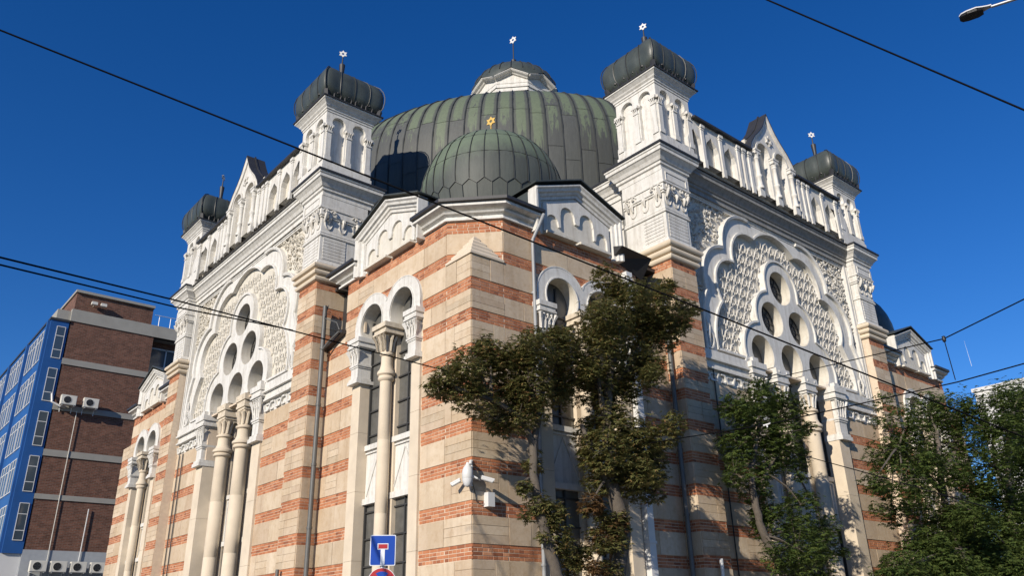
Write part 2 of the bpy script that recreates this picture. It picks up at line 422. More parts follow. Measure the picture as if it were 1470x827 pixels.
def window_strip(T, u0, u1, wins, d, zpan, parent, triangle):
    """infill behind the columns: lower leaded glass, white panel, upper glass"""
    zp0, zp1 = zpan
    g = MBld(); g.box((u0, d-.03, 1.1), (u1, d, 10.2), T); go = part('leaded_glass', g, MGG, parent)
    f = MBld()
    for a, c in wins:
        for x in (a, c-.05): f.box((x, d, 1.1), (x+.05, d+.06, zp0), T); f.box((x, d, zp1), (x+.05, d+.06, 9.3), T)
        k = 1.9
        while k < 9.3:
            if not zp0-.1 < k < zp1+.1: f.box((a, d, k), (c, d+.045, k+.035), T)
            k += .62
        f.box(((a+c)/2-.018, d, 1.1), ((a+c)/2+.018, d+.04, zp0), T); f.box(((a+c)/2-.018, d, zp1), ((a+c)/2+.018, d+.04, 9.5), T)
    part('window_frame', f, MFR, parent)
    for a, c in wins:
        p = MBld(); p.box((a, d, zp0), (c, d+.05, zp1), T)
        p.box((a, d+.05, zp0), (c, d+.13, zp0+.14), T); p.box((a, d+.05, zp1-.13), (c, d+.13, zp1), T); p.box((a, d+.05, zp1-.21), (c, d+.09, zp1-.17), T)
        m, h = (a+c)/2, (c-a)/2
        if triangle:
            tri = [(a+.07, zp0+.2), (a+.07+h*.0, zp0+.2), (m, zp1-.28), (c-.07, zp0+.2)]
            p.sweep([(a+.08, zp0+.2), (m, zp1-.27), (c-.08, zp0+.2)], [(-.012, d+.05), (-.012, d+.075), (.012, d+.075), (.012, d+.05)], lambda x, z, q: T(x, q, z))
        else:
            p.box((a+.02, d+.05, zp0+.16), (a+.09, d+.10, zp1-.2), T); p.box((c-.09, d+.05, zp0+.16), (c-.02, d+.10, zp1-.2), T)
            E = [(m+h*.42*math.cos(2*PI*i/20), (zp0+zp1)/2+(zp1-zp0)*.33*math.sin(2*PI*i/20)) for i in range(20)]
            p.sweep(E, [(-.02, d+.05), (-.02, d+.085), (.02, d+.085), (.02, d+.05)], lambda x, z, q: T(x, q, z), closed=True)
            p.sweep([(a+.1, zp0+.2), (m, zp1-.25), (c-.1, zp0+.2)], [(-.01, d+.05), (-.01, d+.07), (.01, d+.07), (.01, d+.05)], lambda x, z, q: T(x, q, z))
        part('window_panel', p, MW, parent)

def build_annex(T, fr, near):
    """corner block wall with its twin horseshoe window; T maps (s,d,z)"""
    fT = lambda x, z, q: T(x, q, z)
    wall = MBld()
    out = [(0, 0), (6.57, 0), (6.57, 9.02), (5.60, 9.28), (5.60, 10.74), (.94, 10.74), (.94, 9.57), (0, 9.57)] if near else [(0, 0), (6.6, 0), (6.6, 10.74), (.94, 10.74), (.94, 9.57), (0, 9.57)]
    wall.plate(out, [annex_hole()[::-1]], -.02, 0, T, hd=-.32)
    wo = part('wall', wall, MM)
    masonry(fr, 0.0, .94, .3, 9.57, blocked=None, thin=((0, .5),), seed=3+near)
    masonry(fr, .94, 1.86, .3, 10.74, seed=5+near)
    masonry(fr, 1.86, 4.98, 8.80, 10.74, blocked=blk_annex, seed=7+near)
    masonry(fr, 4.98, 5.60, .3, 10.74, seed=9+near)
    masonry(fr, 5.60, 6.57, .3, 9.02 if near else 10.74, seed=11+near)
    # jamb pilasters in smooth stone
    for a, c in ((1.88, 2.232), (4.568, 4.96)):
        jp = MBld(); zz = [.3, 1.75, 3.3, 4.9, 6.35, 7.62]
        for z0, z1 in zip(zz, zz[1:]): jp.box((a, -.44, z0), (c, .06, z1-.006), T)
        part('jamb_pilaster', jp, MPS, wo)
    # archivolt
    ring = MBld()
    ao = [(1.86, 8.80)]+arc(A1, AZ, .82, 190, math.degrees(math.acos(.70/.82)), 14)+arc(A2, AZ, .82, 180-math.degrees(math.acos(.70/.82)), -10, 14)+[(4.94, 8.80)]
    ai = [(2.22, 8.80)]+hshoe(A1, AZ, AR)+hshoe(A2, AZ, AR)+[(4.58, 8.80)]
    ring.plate(ao+ai[::-1], [], -.1, .09, T)
    ring.sweep(ao, [(-.02, .085), (-.02, .098), (.008, .098), (.008, .085)], fT)
    ring.sweep([p for p in ai[1:-1]], [(-.0, .085), (-.0, .115), (.03, .115), (.03, .085)], fT)
    part('arch_surround', ring, MW, wo, smooth=35)
    sf = MBld(); pth = ai[1:-1]
    sf.sweep(pth, [(-.01, -.3), (-.01, .088), (-.0, .088), (.0, -.3)], fT); part('arch_soffit', sf, MCR, wo, smooth=35)
    # inner spandrel behind the arches down to the capitals
    for a, c in ((1.80, 2.36), (4.44, 5.02)):
        cp = MBld(); capital(cp, a, c, -.28, .26, 8.82, 7.60, T); part('pilaster_capital', cp, MW, wo)
    cc = MBld(); cc.box((3.08, -.26, 8.70), (3.72, .30, 8.82), T); cc.box((3.13, -.3, 8.60), (3.67, .25, 8.70), T); cc.box((3.10, -.26, 8.55), (3.70, .28, 8.60), T)
    for i in range(4):
        for q in (-1, 1): cc.tube([(3.4+(i-1.5)*.11, .18, 8.12), (3.4+(i-1.5)*.13, .22, 8.38), (3.4+(i-1.5)*.16, .28, 8.53)], [.02, .03, .035], 5, T)
    for i in range(10):
        a = 2*PI*i/10; ca, sa = math.cos(a), math.sin(a)
        cc.tube([(3.4+.15*ca, .02+.15*sa, 8.12), (3.4+.17*ca, .02+.17*sa, 8.36), (3.4+.24*ca, .02+.24*sa, 8.52)], [.03, .045, .04], 5, T)
    part('column_capital', cc, MSC, wo)
    cl = MBld(); column(cl, 3.4, .02, .15, 8.55, .3, T); part('column', cl, MPS, wo, smooth=40)
    window_strip(T, 2.2, 4.6, [(2.24, 3.36), (3.44, 4.56)], -.27, (4.58, 6.02), wo, True)
    back = MBld(); back.box((3.24, -.29, .3), (3.56, -.16, 8.7), T); part('mullion_pier', back, MPS, wo)
    # dormer gable over the window
    D = MBld(); go = [(1.85, 10.70), (1.85, 11.86), (3.4, 12.44), (4.95, 11.86), (4.95, 10.70)]
    gi = [(2.18, 10.76), (2.18, 11.66), (3.4, 12.10), (4.62, 11.66), (4.62, 10.76)]
    D.plate([(1.86, 10.74), (1.86, 11.8), (3.4, 12.38), (4.94, 11.8), (4.94, 10.74)], [], -.08, .02, T)
    fr5 = go[:]
    prof = [(0, -.05), (0, .24), (-.07, .24), (-.09, .20), (-.15, .19), (-.17, .13), (-.22, .12), (-.25, .08), (-.32, .07), (-.34, .01), (-.34, -.05)]
    D.sweep(go[1:4], [(-.02, -.05), (-.02, .27), (-.06, .27), (-.10, .22), (-.16, .2), (-.18, .14), (-.24, .12), (-.26, .08), (-.33, .07), (-.33, -.05)], fT)
    D.sweep([(1.85, 10.66), (1.85, 11.86)], [(-.0, -.05), (-.0, .24), (-.06, .24), (-.10, .19), (-.16, .18), (-.18, .12), (-.26, .10), (-.28, .05), (-.28, -.05)], fT)
    D.sweep([(4.95, 11.86), (4.95, 10.66)], [(-.0, -.05), (-.0, .24), (-.06, .24), (-.10, .19), (-.16, .18), (-.18, .12), (-.26, .10), (-.28, .05), (-.28, -.05)], fT)
    gp = part('dormer_gable', D, MW)
    s2 = MBld(); s2.plate([(2.2, 10.76), (2.2, 11.6), (3.4, 12.05), (4.6, 11.6), (4.6, 10.76)], [], 0, .028, T); part('gable_panel', s2, MCR, gp)
    tr = MBld()
    def blind(cx, zt, r, dep=.055):
        return arc(cx, zt, r, 190, -10, 8)
    steps = [(2.62, 11.12, .15), (3.06, 11.48, .18), (3.74, 11.48, .18), (4.18, 11.12, .15)]
    outline = [(2.22, 10.80), (2.22, 11.58), (3.4, 12.0), (4.58, 11.58), (4.58, 10.80)]
    half = [(4.48, 10.80), (4.48, 11.10)]+arc(4.28, 11.12, .20, 0, 180, 9)+[(4.06, 11.04), (4.0, 11.04), (4.0, 11.42)]+arc(3.74, 11.44, .25, -10, 190, 10)+[(3.47, 11.30)]
    low = half+[(6.8-x, z) for x, z in half[::-1]]
    tr.plate(outline+low, [], .02, .085, T)
    part('blind_arcade', tr, MW, gp)
    sl_ = MBld()
    for a, c in ((2.25, 3.28), (3.38, 4.50)): sl_.box((a, .0, 10.725), (c, .20, 10.79), T)
    part('gable_sill', sl_, MCR, gp)
    rf = MBld(); pts = [(1.78, 11.90), (3.4, 12.52), (5.02, 11.90)]
    rf.sweep(pts, [(0, -2.6), (0, .32), (.035, .32), (.035, -2.6)], fT); rf.box((1.87, -2.6, 10.9), (1.90, -.05, 11.84), T); rf.box((4.90, -2.6, 10.9), (4.93, -.05, 11.84), T)
    part('gable_roof', rf, MCU3, gp)

def build_main(T, side, fr):
    fT = lambda x, z, q: T(x, q, z); Tm = mir(T)
    wall = MBld()
    rect = [(7.6, 0), (17.6, 0), (17.6, 13.95), (7.6, 13.95)]
    holes = [main_arch_path()[::-1]]+[circ(c, ORr) for c in OC]
    wall.plate([(7.6, .0), (17.6, .0), (17.6, 8.86), (7.6, 8.86)], [[(W2-2.0, 1.1), (W2+2.0, 1.1), (W2+2.0, 8.80), (W2-2.0, 8.80)]], -.02, .16, T, hd=-.6)
    wo = part('wall', wall, MM)
    masonry(fr, 7.68, W2-2.55, .3, 7.95, seed=21); masonry(fr, W2+2.55, 17.52, .3, 7.95, seed=22)
    # upper field : cream ground pierced by windows
    up = MBld(); mh = [(W2-2.0, 8.82), (W2-2.0, 8.98)]
    for c in MC: mh += hshoe(c, MZ, MR, 218, -38)
    mh += [(W2+2.0, 8.98), (W2+2.0, 8.82)]
    up.plate([(7.6, 8.8), (mh[0][0], 8.8)]+mh+[(mh[-1][0], 8.8), (17.6, 8.8), (17.6, 13.98), (7.6, 13.98)], [circ(c, ORr) for c in OC], -.04, .03 if side == 'R' else .08, T, hd=-.44)
    part('relief_ground', up, MCR, wo)
    sf = MBld()
    for c in MC: sf.sweep(hshoe(c, MZ, MR, 218, -38), [(-.008, -.43), (-.008, .19), (-.001, .19), (-.001, -.43)], fT)
    for c in OC: sf.sweep(circ(c, ORr)[::-1], [(-.008, -.43), (-.008, .19), (-.001, .19), (-.001, -.43)], fT, closed=True)
    part('window_reveal', sf, MCR, wo, smooth=35)
    uc = union_contour()
    tp = MBld(); tp.plate(uc+[(W2+2.05, 8.86)]+mh[::-1][1:-1]+[(W2-2.05, 8.86)], [circ(c, ORr+.004) for c in OC], .02, .20, T)
    tp.sweep(uc, [(-.03, .03), (-.03, .25), (.035, .25), (.035, .03)], fT)
    part('tracery_plate', tp, MW, wo, smooth=30)
    bd = MBld(); OUT2 = [(W2-4.45, 8.84), (W2-4.45, 9.5)]+OUTER[1:-1]+[(W2+4.45, 9.5), (W2+4.45, 8.84)]
    # border between the two lobed contours, with the top strip under the cornice
    lo = [(W2-1.42, 13.96)]; ring = OUT2[:]; hole = INNER
    k = min(range(len(ring)), key=lambda i: abs(ring[i][0]-W2+1.42)+abs(ring[i][1]-13.83))
    bd.plate(ring[:k+1]+[(W2-1.42, 13.96), (W2+1.42, 13.96)]+ring[k+1:]+[(W2+3.88, 8.84)]+[(x, z) for x, z in hole[::-1]]+[(W2-3.88, 8.84)], [], .02, .17, T)
    bd.sweep(INNER, [(-.035, .03), (-.035, .235), (.03, .235), (.03, .03)], fT)
    bd.sweep([(W2-3.88, 9.0), (W2-2.55, 9.0)], [(-.035, .03), (-.035, .235), (.03, .235), (.03, .03)], fT); bd.sweep([(W2+2.55, 9.0), (W2+3.88, 9.0)], [(-.035, .03), (-.035, .235), (.03, .235), (.03, .03)], fT)
    for sgn in (-1, 1):
        half = [p for p in OUT2 if (p[0]-W2)*sgn > 1.3]; half = half if sgn < 0 else half
        bd.sweep(half, [(-.05, .03), (-.05, .255), (.03, .28), (.05, .25), (.05, .03)], fT)
        # curled foot of the border and the straight frame next to the pier
        cxx = W2+sgn*4.28; bd.sweep([(cxx+.21*math.cos(2*PI*i/16), 9.22+.27*math.sin(2*PI*i/16)) for i in range(16)], [(-.025, .17), (-.025, .25), (.025, .25), (.025, .17)], fT, closed=True)
        for uu, wd in ((4.66, .05), (4.82, .03)): bd.box((W2+sgn*uu-wd, .10, 8.84), (W2+sgn*uu+wd, .26, 13.95), T)
        for i in range(7):
            a = i*.9; bd.ball((cxx+.1*math.cos(a), .20, 9.22+.16*math.sin(a)), .045, 6, T)
        bd.tube([(cxx, .2, 9.0), (cxx+.04*sgn, .26, 9.3), (cxx-.05*sgn, .24, 9.6), (cxx+.06*sgn, .22, 9.85)], [.04, .05, .045, .02], 5, T)
    part('lobed_border', bd, MW, wo, smooth=30)
    # arabesque: rows of looped scrolls with beads
    T0 = T; T = T0 if side == 'R' else (lambda s_, d_, z_: T0(s_, .075+(d_-.03)*.5, z_))
    ar = MBld(); rg = random.Random(5); dz = .40; du = .375
    for r in range(13):
        for q in range(-13, 14):
            x = W2+(q+(.5 if r % 2 else 0))*du; z = 9.2+r*dz
            if not all(inside(p, INNER) for p in ((x-.12, z), (x+.12, z), (x, z+.2), (x, z-.17))): continue
            if any(inside(p, uc) for p in ((x-.13, z), (x+.13, z), (x, z+.2), (x, z-.2), (x-.1, z-.15), (x+.1, z-.15))): continue
            j = rg.uniform(-.01, .01)
            pts = [(x-.10, .05, z-.17), (x-.125, .10, z-.03), (x-.10, .125, z+.09), (x+j, .135, z+.155), (x+.10, .125, z+.09), (x+.115, .10, z-.03), (x+.06, .08, z-.10), (x+.02, .08, z-.03)]
            ar.tube(pts, [.018, .023, .024, .025, .024, .022, .019, .012], 6, T)
            ar.ball((x-.01, .08, z+.03), (.028, .04, .045), 6, T)
            ar.tube([(x+.115, .08, z-.02), (x+.17, .12, z-.10), (x+.19, .07, z-.2)], [.02, .026, .014], 4, T)
            ar.tube([(x-.03, .05, z-.2), (x-.05, .10, z-.12), (x-.02, .08, z-.06)], [.014, .022, .012], 4, T)
    part('arabesque_relief', ar, MWC if side == 'R' else MCR, wo, kind='stuff', smooth=50)
    T = T0
    # carved foliage in the spandrels and the frieze under the field
    sp2 = MBld(); rg = random.Random(9)
    for sgn in (-1, 1):
        for i in range(620):
            u = rg.uniform(1.5, 4.55); z = rg.uniform(10.6, 13.9)
            if inside((W2-u, z), OUT2+[(W2+1.4, 13.96), (W2-1.4, 13.96)]) or inside((W2-u-.0+.12, z-.12), OUT2): continue
            x = W2+sgn*u; a = rg.uniform(0, 2*PI); l = rg.uniform(.06, .13)
            q = [(x+l*t*math.cos(a+t*2.2), .09+.075*math.sin(t*2.6), z+l*t*math.sin(a+t*2.2)) for t in (0, .35, .7, 1.05)]
            sp2.tube(q, [.018, .028, .026, .012], 4, T)
            if i % 4 == 0: sp2.ball((x, .10, z), rg.uniform(.025, .05), 6, T)
    part('spandrel_foliage', sp2, MWC if side == 'R' else MCR, wo, kind='stuff', smooth=50)
    for sgn in (-1, 1):
        g = MBld(); g.plate([(W2+sgn*4.6, 9.9), (W2+sgn*4.1, 10.6), (W2+sgn*2.9, 12.3), (W2+sgn*1.3, 13.7), (W2+sgn*1.3, 13.95), (W2+sgn*4.6, 13.95)], [], .0, .09, T); part('spandrel_ground', g, MCR, wo)
    g = MBld(); g.box((7.72, .0, 13.86), (17.48, .215, 13.96), T); g.box((7.72, .0, 13.80), (17.48, .19, 13.86), T); part('frieze_band', g, MW, wo)
    for sgn in (-1, 1):
        fz = MBld(); a, c = (7.78, W2-2.55) if sgn < 0 else (W2+2.55, 17.42)
        fz.box((a, .05, 8.62), (c, .30, 8.86), T); fz.box((a, .05, 8.56), (c, .34, 8.62), T); fz.box((a, .05, 8.36), (c, .25, 8.56), T); fz.box((a, .05, 8.30), (c, .30, 8.36), T)
        fz.box((a, .05, 7.93), (c, .17, 8.30), T)
        for i in range(3):
            x0 = a+.1+i*.76; x1 = x0+.66
            fz.sweep([(x0, 8.22), (x0+.16, 8.22), (x0+.3, 8.0), (x1-.1, 8.0), (x1, 8.22)], [(-.025, .16), (-.025, .24), (.025, .24), (.025, .16)], fT)
            fz.sweep([(x0+.02, 8.0), (x0+.2, 8.0), (x0+.32, 8.2), (x1-.1, 8.2)], [(-.02, .16), (-.02, .22), (.02, .22), (.02, .16)], fT)
        for i in range(5): fz.ball((a+.1+.07*i if sgn < 0 else c-.1-.07*i, .30, 8.32), .045, 6, T)
        part('carved_frieze', fz, MW, wo)
    # jambs, columns, capitals
    for a, c in ((W2-2.55, W2-1.985), (W2+1.985, W2+2.55)):
        jp = MBld(); zz = [.3, 2.0, 3.6, 5.4, 7.14]
        for z0, z1 in zip(zz, zz[1:]): jp.box((a, -.53, z0), (c, .24, z1-.006), T)
        part('jamb_pilaster', jp, MPS, wo)
    for sgn in (-1, 1):
        cp = MBld(); m = W2+sgn*2.28; capital(cp, m-.38, m+.38, -.35, .44, 8.84, 7.12, T); cp.box((m-.14, .1, 8.84), (m+.14, .34, 9.02), T)
        part('pilaster_capital', cp, MW, wo)
    for sgn in (-1, 1):
        x = W2+sgn*.79; cc = MBld()
        for a, z0, z1 in ((.36, 8.74, 8.94), (.31, 8.60, 8.74), (.33, 8.52, 8.60), (.28, 8.44, 8.52), (.24, 8.36, 8.44)): cc.box((x-a, -.28-.0, z0), (x+a, .02+a*.75, z1), T)
        for i in range(10):
            t = 2*PI*i/10; ca, sa = math.cos(t), math.sin(t)
            cc.tube([(x+.19*ca, .06+.19*sa, 7.98), (x+.21*ca, .06+.21*sa, 8.2), (x+.28*ca, .06+.28*sa, 8.38)], [.03, .045, .04], 5, T)
        for q in (-1, 1): cc.ball((x+q*.2, .26, 8.84), .06, 6, T)
        part('column_capital', cc, MW if side == 'R' else MSC, wo)
        cl = MBld(); column(cl, x, .06, .215, 8.38, .3, T); part('column', cl, MPS, wo, smooth=40)
        bk = MBld(); bk.box((x-.15, -.32, .3), (x+.15, -.2, 8.9), T); part('mullion_pier', bk, MPS, wo)
    window_strip(T, W2-2.0, W2+2.0, [(W2-1.98, W2-.96), (W2-.62, W2+.62), (W2+.96, W2+1.98)], -.30, (4.40, 5.98), wo, False)
    og = MBld(); og.box((W2-1.9, -.17, 9.98), (W2+1.9, -.12, 12.6), T); og.box((W2-2.2, -.27, 8.7), (W2+2.2, -.22, 9.98), T); part('oculus_glass', og, MGG, wo)
    of = MBld()
    for c in OC:
        for r in (.5, .3, .12): of.sweep(circ(c, r, 20), [(-.012, -.12), (-.012, -.09), (.012, -.09), (.012, -.12)], fT, closed=True)
        for i in range(6):
            a = PI*i/6; of.sweep([(c[0]-.5*math.cos(a), c[1]-.5*math.sin(a)), (c[0]+.5*math.cos(a), c[1]+.5*math.sin(a))], [(-.01, -.12), (-.01, -.09), (.01, -.09), (.01, -.12)], fT)
    part('oculus_tracery', of, MFR, wo)
    # piers
    for Tq, near in ((T, True), (Tm, False)):
        pf = MBld(); pf.box((6.60, -1.03, 0), (7.67, .49, 11.2), Tq); po = part('corner_pier', pf, MM)
        rol = MBld()
        for i, (z, e) in enumerate(((11.18, .02), (11.36, .07), (11.54, .12))):
            fn = lambda x, y, h: Tq(x, y, h)
            path = [(6.60-.0, -1.06), (6.60, .50), (7.68, .50), (7.68, .1)]
            rr = .085
            pr = [(0, z-.09)]+[(e+rr*math.cos(R(a))*1.0, z+rr*math.sin(R(a))) for a in (-80, -40, 0, 40, 80)]+[(0, z+.09)]
            rol.sweep(path, pr, fn)
        part('roll_moulding', rol, MPS, po, smooth=40)
        wp = MBld(); wp.box((6.62, -1.03, 11.64), (7.66, .48, 14.0), Tq)
        fn = lambda x, y, h: Tq(x, y, h)
        path = [(6.62, -1.06), (6.62, .48), (7.66, .48), (7.66, .1)]
        wp.sweep(path, [(0, 11.64), (.10, 11.66), (.08, 11.74), (0, 11.80)], fn); wp.sweep(path, [(0, 12.60), (.04, 12.61), (.04, 12.66), (.015, 12.68), (.03, 12.72), (0, 12.76)], fn)
        for k in range(7):
            z = 11.86+k*.105
            wp.box((6.72, .475, z), (7.56, .495, z+.09), Tq); wp.box((6.605, -.35, z), (6.625, .38, z+.09), Tq)
        wp.box((6.58, -1.03, 13.22), (7.70, .52, 13.28), Tq); wp.box((6.55, -1.02, 13.28), (7.73, .55, 13.50), Tq); wp.box((6.52, -1.0, 13.50), (7.76, .60, 13.56), Tq); wp.box((6.54, -1.0, 13.56), (7.74, .57, 13.93), Tq)
        wp.sweep([(6.68, 13.62), (6.68, 13.87), (7.60, 13.87), (7.60, 13.62)], [(-.012, .56), (-.012, .59), (.012, .59), (.012, .56)], lambda x, z, q: Tq(x, q, z), closed=True)
        part('pier_top', wp, MW, po)
        vl = MBld()
        def volute(cx, f, z, r=.10):
            q = [f(cx+r*(1-t/9.)*math.cos(t*.85), .05+.07*(t/9.), z+r*(1-t/9.)*math.sin(t*.85)) for t in range(10)]; vl.tube(q, [.022]*8+[.028, .032], 5, lambda a, c_, e: Tq(a, c_, e)); 
        ff = lambda a, h, z: (a, .53+h*.8, z); fs = lambda a, h, z: (6.57-h*.8, a, z)
        for f, lo_, hi_ in ((ff, 6.62, 7.66), (fs, -.92, .48)):
            m = (lo_+hi_)/2
            for cx in (lo_+.08, lo_+.34, hi_-.34, hi_-.08): volute(cx, f, 13.39)
            for cx in (lo_+.08, hi_-.08):
                vl.tube([f(cx, .0, 13.08), f(cx, .07, 13.2), f(cx, .14, 13.32)], [.03, .06, .05], 6, lambda a, c_, e: Tq(a, c_, e))
            for k in range(3):
                cx = lo_+(hi_-lo_)*(k+.5)/3
                vl.tube([f(cx-.12, -.05, 13.22), f(cx-.12, -.05, 13.0), f(cx-.07, -.045, 12.88), f(cx+.0, -.045, 12.85), f(cx+.07, -.045, 12.88), f(cx+.12, -.05, 13.0), f(cx+.12, -.05, 13.22)], .018, 5, lambda a, c_, e: Tq(a, c_, e))
                vl.tube([f(cx, .0, 13.26), f(cx, .04, 13.18), f(cx, -.03, 13.03)], [.055, .06, .02], 6, lambda a, c_, e: Tq(a, c_, e))
        part('volute_carving', vl, MWC, po, smooth=50)
        # pier masonry: front and outer side
        if near: masonry(fr, 6.60, 7.67, .3, 11.16, PIER_BANDS, thin=((6.6, 7.7),), seed=31)
        else: masonry(fr, 25.2-7.67, 25.2-6.60, .3, 11.16, PIER_BANDS, thin=((6.6, 20),), seed=32)
    fr2 = Frame(fr(0, .49, 0)[:2], fr.a, fr.o, fr.k)

# fix piece frame offset for pier fronts through dedicated frames
def offset_frame(fr, d): O = (fr.O[0]+fr.o[0]*d, fr.O[1]+fr.o[1]*d); return Frame(O, fr.a, fr.o, fr.k)
_m = masonry
def masonry(fr, u0, u1, z0, z1, bands=BANDS, blocked=None, thin=(), seed=0):
    if bands is PIER_BANDS: fr = offset_frame(fr, .49)
    elif 7.6 < u0 < 17.6 and 7.6 < u1 < 17.6: fr = offset_frame(fr, .16)
    _m(fr, u0, u1, z0, z1, bands, blocked, thin, seed)

FRm = Frame((25.2, 0), (-1, 0), (0, -1), 1); FLm = Frame((0, 25.2), (0, -1), (-1, 0), -1)
build_annex(TR, FR, 1); build_annex(TL, FL, 1)
build_annex(mir(TR), FRm, 0); build_annex(mir(TL), FLm, 0)
build_main(TR, 'R', FR); build_main(TL, 'L', FL)
# outer side faces of the near piers (the lit strip beside the downpipe and the notch above)
masonry_side = [Frame((6.60, 0), (0, 1), (-1, 0), 1), Frame((0, 6.60), (1, 0), (0, -1), -1)]
for fr in masonry_side:
    _m(fr, -.49, 0, .3, 9.3, PIER_BANDS, seed=41); _m(fr, -.49, 1.02, 9.3, 11.16, PIER_BANDS, seed=42)
# chamfered corner between the two annex walls
q2 = math.sqrt(.5); FC = Frame((0, .94), (q2, -q2), (-q2, -q2), 0)
b = MBld(); b.add([(0, .94, 9.3), (.94, 0, 9.3), (.94, 0, 10.74), (0, .94, 10.74), (1.2, 1.2, 10.74), (1.2, 1.2, 9.3)], [(0, 1, 2, 3), (3, 2, 4), (0, 5, 1)])
part('chamfer_wall', b, MM)
_m(FC, 0, .94*math.sqrt(2), 9.57, 10.74, seed=51)
# ---- individual stones and bricks ------------------------------------------------
cube = MBld(); e = .5
def bev(bv):
    bm = bmesh.new(); bmesh.ops.create_cube(bm, size=1)
    bmesh.ops.bevel(bm, geom=[x for x in bm.edges if all(v.co.y < 0 for v in x.verts)], offset=bv, segments=1, affect='EDGES')
    return bm
def unit(name, m, bv):
    me = bpy.data.meshes.new(name); bm = bev(bv); bm.to_mesh(me); bm.free(); me.materials.append(m); return me
UB, US = unit('brick', MB, .035), unit('stone_block', MS, .02)
camp = Vector((-10.08, -13.12, 1.6))
for kind, me, m, holder in (('brick', UB, MB, 'brick'), ('stone', US, MS, 'stone_block')):
    L = []
    for p in pieces[kind]:
        fr, u0, u1, z0, z1, pr = p; c = Vector(fr((u0+u1)/2, 0, (z0+z1)/2)); dist = (c-camp).length
        vis = z0 > 2.35 and not (c.x > 1.0 and c.y < .5 and z0 < 8.0 and c.x < 5.6) and (fr is FR or fr is FL or fr is FC)
        area = (u1-u0)*(z1-z0)/dist**2*abs((c-camp).normalized().dot(Vector((fr.o[0], fr.o[1], 0))))
        L.append((area if vis else 0, p))
    order = sorted(range(len(L)), key=lambda i: -L[i][0])
    single = set(i for i in order[:300] if L[i][0] > 0) if kind == 'stone' else set(sorted((i for i in order if L[i][0] > 0 and L[i][1][0] in (FR, FL, FC)), key=lambda i: (Vector(L[i][1][0](L[i][1][1], 0, L[i][1][3]))-camp).length)[:300])
    par = bpy.data.objects.new('masonry', None)
    hold = part('masonry_backing', (lambda q: (q.box((.3, .3, .2), (.6, .6, 9.4)), q)[1])(MBld()), MM)
    hold.name = 'wall_core'
    J = MBld()
    for i, (ar_, p) in enumerate(L):
        fr, u0, u1, z0, z1, pr = p
        if i in single:
            c = fr((u0+u1)/2, pr-.03, (z0+z1)/2)
            rz = math.atan2(fr.a[1], fr.a[0])
            if fr.a[0]*fr.o[1]-fr.a[1]*fr.o[0] > 0: rz += PI
            link(holder, me, hold, c, rz, (u1-u0, .06, wz(z1, fr.k)-wz(z0, fr.k)))
        else: J.box((u0, pr-.06 if pr > .0 else 0, z0), (u1, pr, z1), fr)
    J.obj('brickwork' if kind == 'brick' else 'stonework', m, hold, kind='stuff', recalc=True)
    bpy.data.objects.remove(par)
print('pieces', {k: len(v) for k, v in pieces.items()})
# stepped stone cap on the corner
b = MBld()
for i in range(5):
    t0 = 1-i/5; t1 = 1-(i+.62)/5; z = 9.57+i*.145; k0 = .95*(1-t0)*.5; k1 = .95*(1-t1)*.5
    A = [(-.06+k0*.9, -.06+k0*.9, z), (.90*t0+k0, -.05+k0, z), (k0-.05, .90*t0+k0, z)]
    A = [(-.05+k0, -.05+k0), (-.05+k0+.98*t0, -.05+k0), (-.05+k0, -.05+k0+.98*t0)]
    B2 = [(-.05+k1+.03, -.05+k1+.03), (-.05+k1+.98*t1, -.05+k1+.03), (-.05+k1+.03, -.05+k1+.98*t1)]
    b.add([(x, y, z) for x, y in A]+[(x, y, z+.05) for x, y in A]+[(x, y, z+.145) for x, y in B2], [(0, 2, 1), (0, 1, 4, 3), (1, 2, 5, 4), (2, 0, 3, 5), (3, 4, 7, 6), (4, 5, 8, 7), (5, 3, 6, 8), (6, 7, 8)])
part('corner_cap', b, MPS)
# ---- cornices of the corner block ------------------------------------------------
def annex_cornice(px, kx, lab, seg):
    b = MBld(); base = 10.74
    b.sweep(px, [(0, base), (.08, base), (.08, base+.055), (.035, base+.07), (.035, base+.125), (.13, base+.155), (.16, base+.195), (.115, base+.21), (.115, base+.235), (.22, base+.26), (.29, base+.29), (.29, base+.36), (0, base+.36)], lambda x, y, h: (x, y, wz(h, kx)))
    o = part('annex_cornice', b, MW)
    b = MBld(); b.sweep(px, [(-.05, base+.35), (.31, base+.37), (.37, base+.38), (.37, base+.46), (.33, base+.46), (.30, base+.41), (-.05, base+.5)], lambda x, y, h: (x, y, wz(h, kx)))
    part('gutter', b, MDK, o)
annex_cornice([(2.02, 0), (.94, 0), (0, .94), (0, 2.02)], 0, '', 0)
annex_cornice([(0, 4.85), (0, 5.95), (.8, 5.95)], -1, '', 0)
m_ = lambda p: 25.2-p
annex_cornice([(m_(2.02), 0), (m_(.94), 0), (25.2, .94), (25.2, 2.0)][::-1], 1, '', 0)
annex_cornice([(0, m_(2.02)), (0, m_(.94)), (.94, 25.2), (2, 25.2)], -1, '', 0)
annex_cornice([(m_(6.5), 0), (m_(4.85), 0)][::-1], 1, '', 0); annex_cornice([(0, m_(6.5)), (0, m_(4.85))], -1, '', 0)
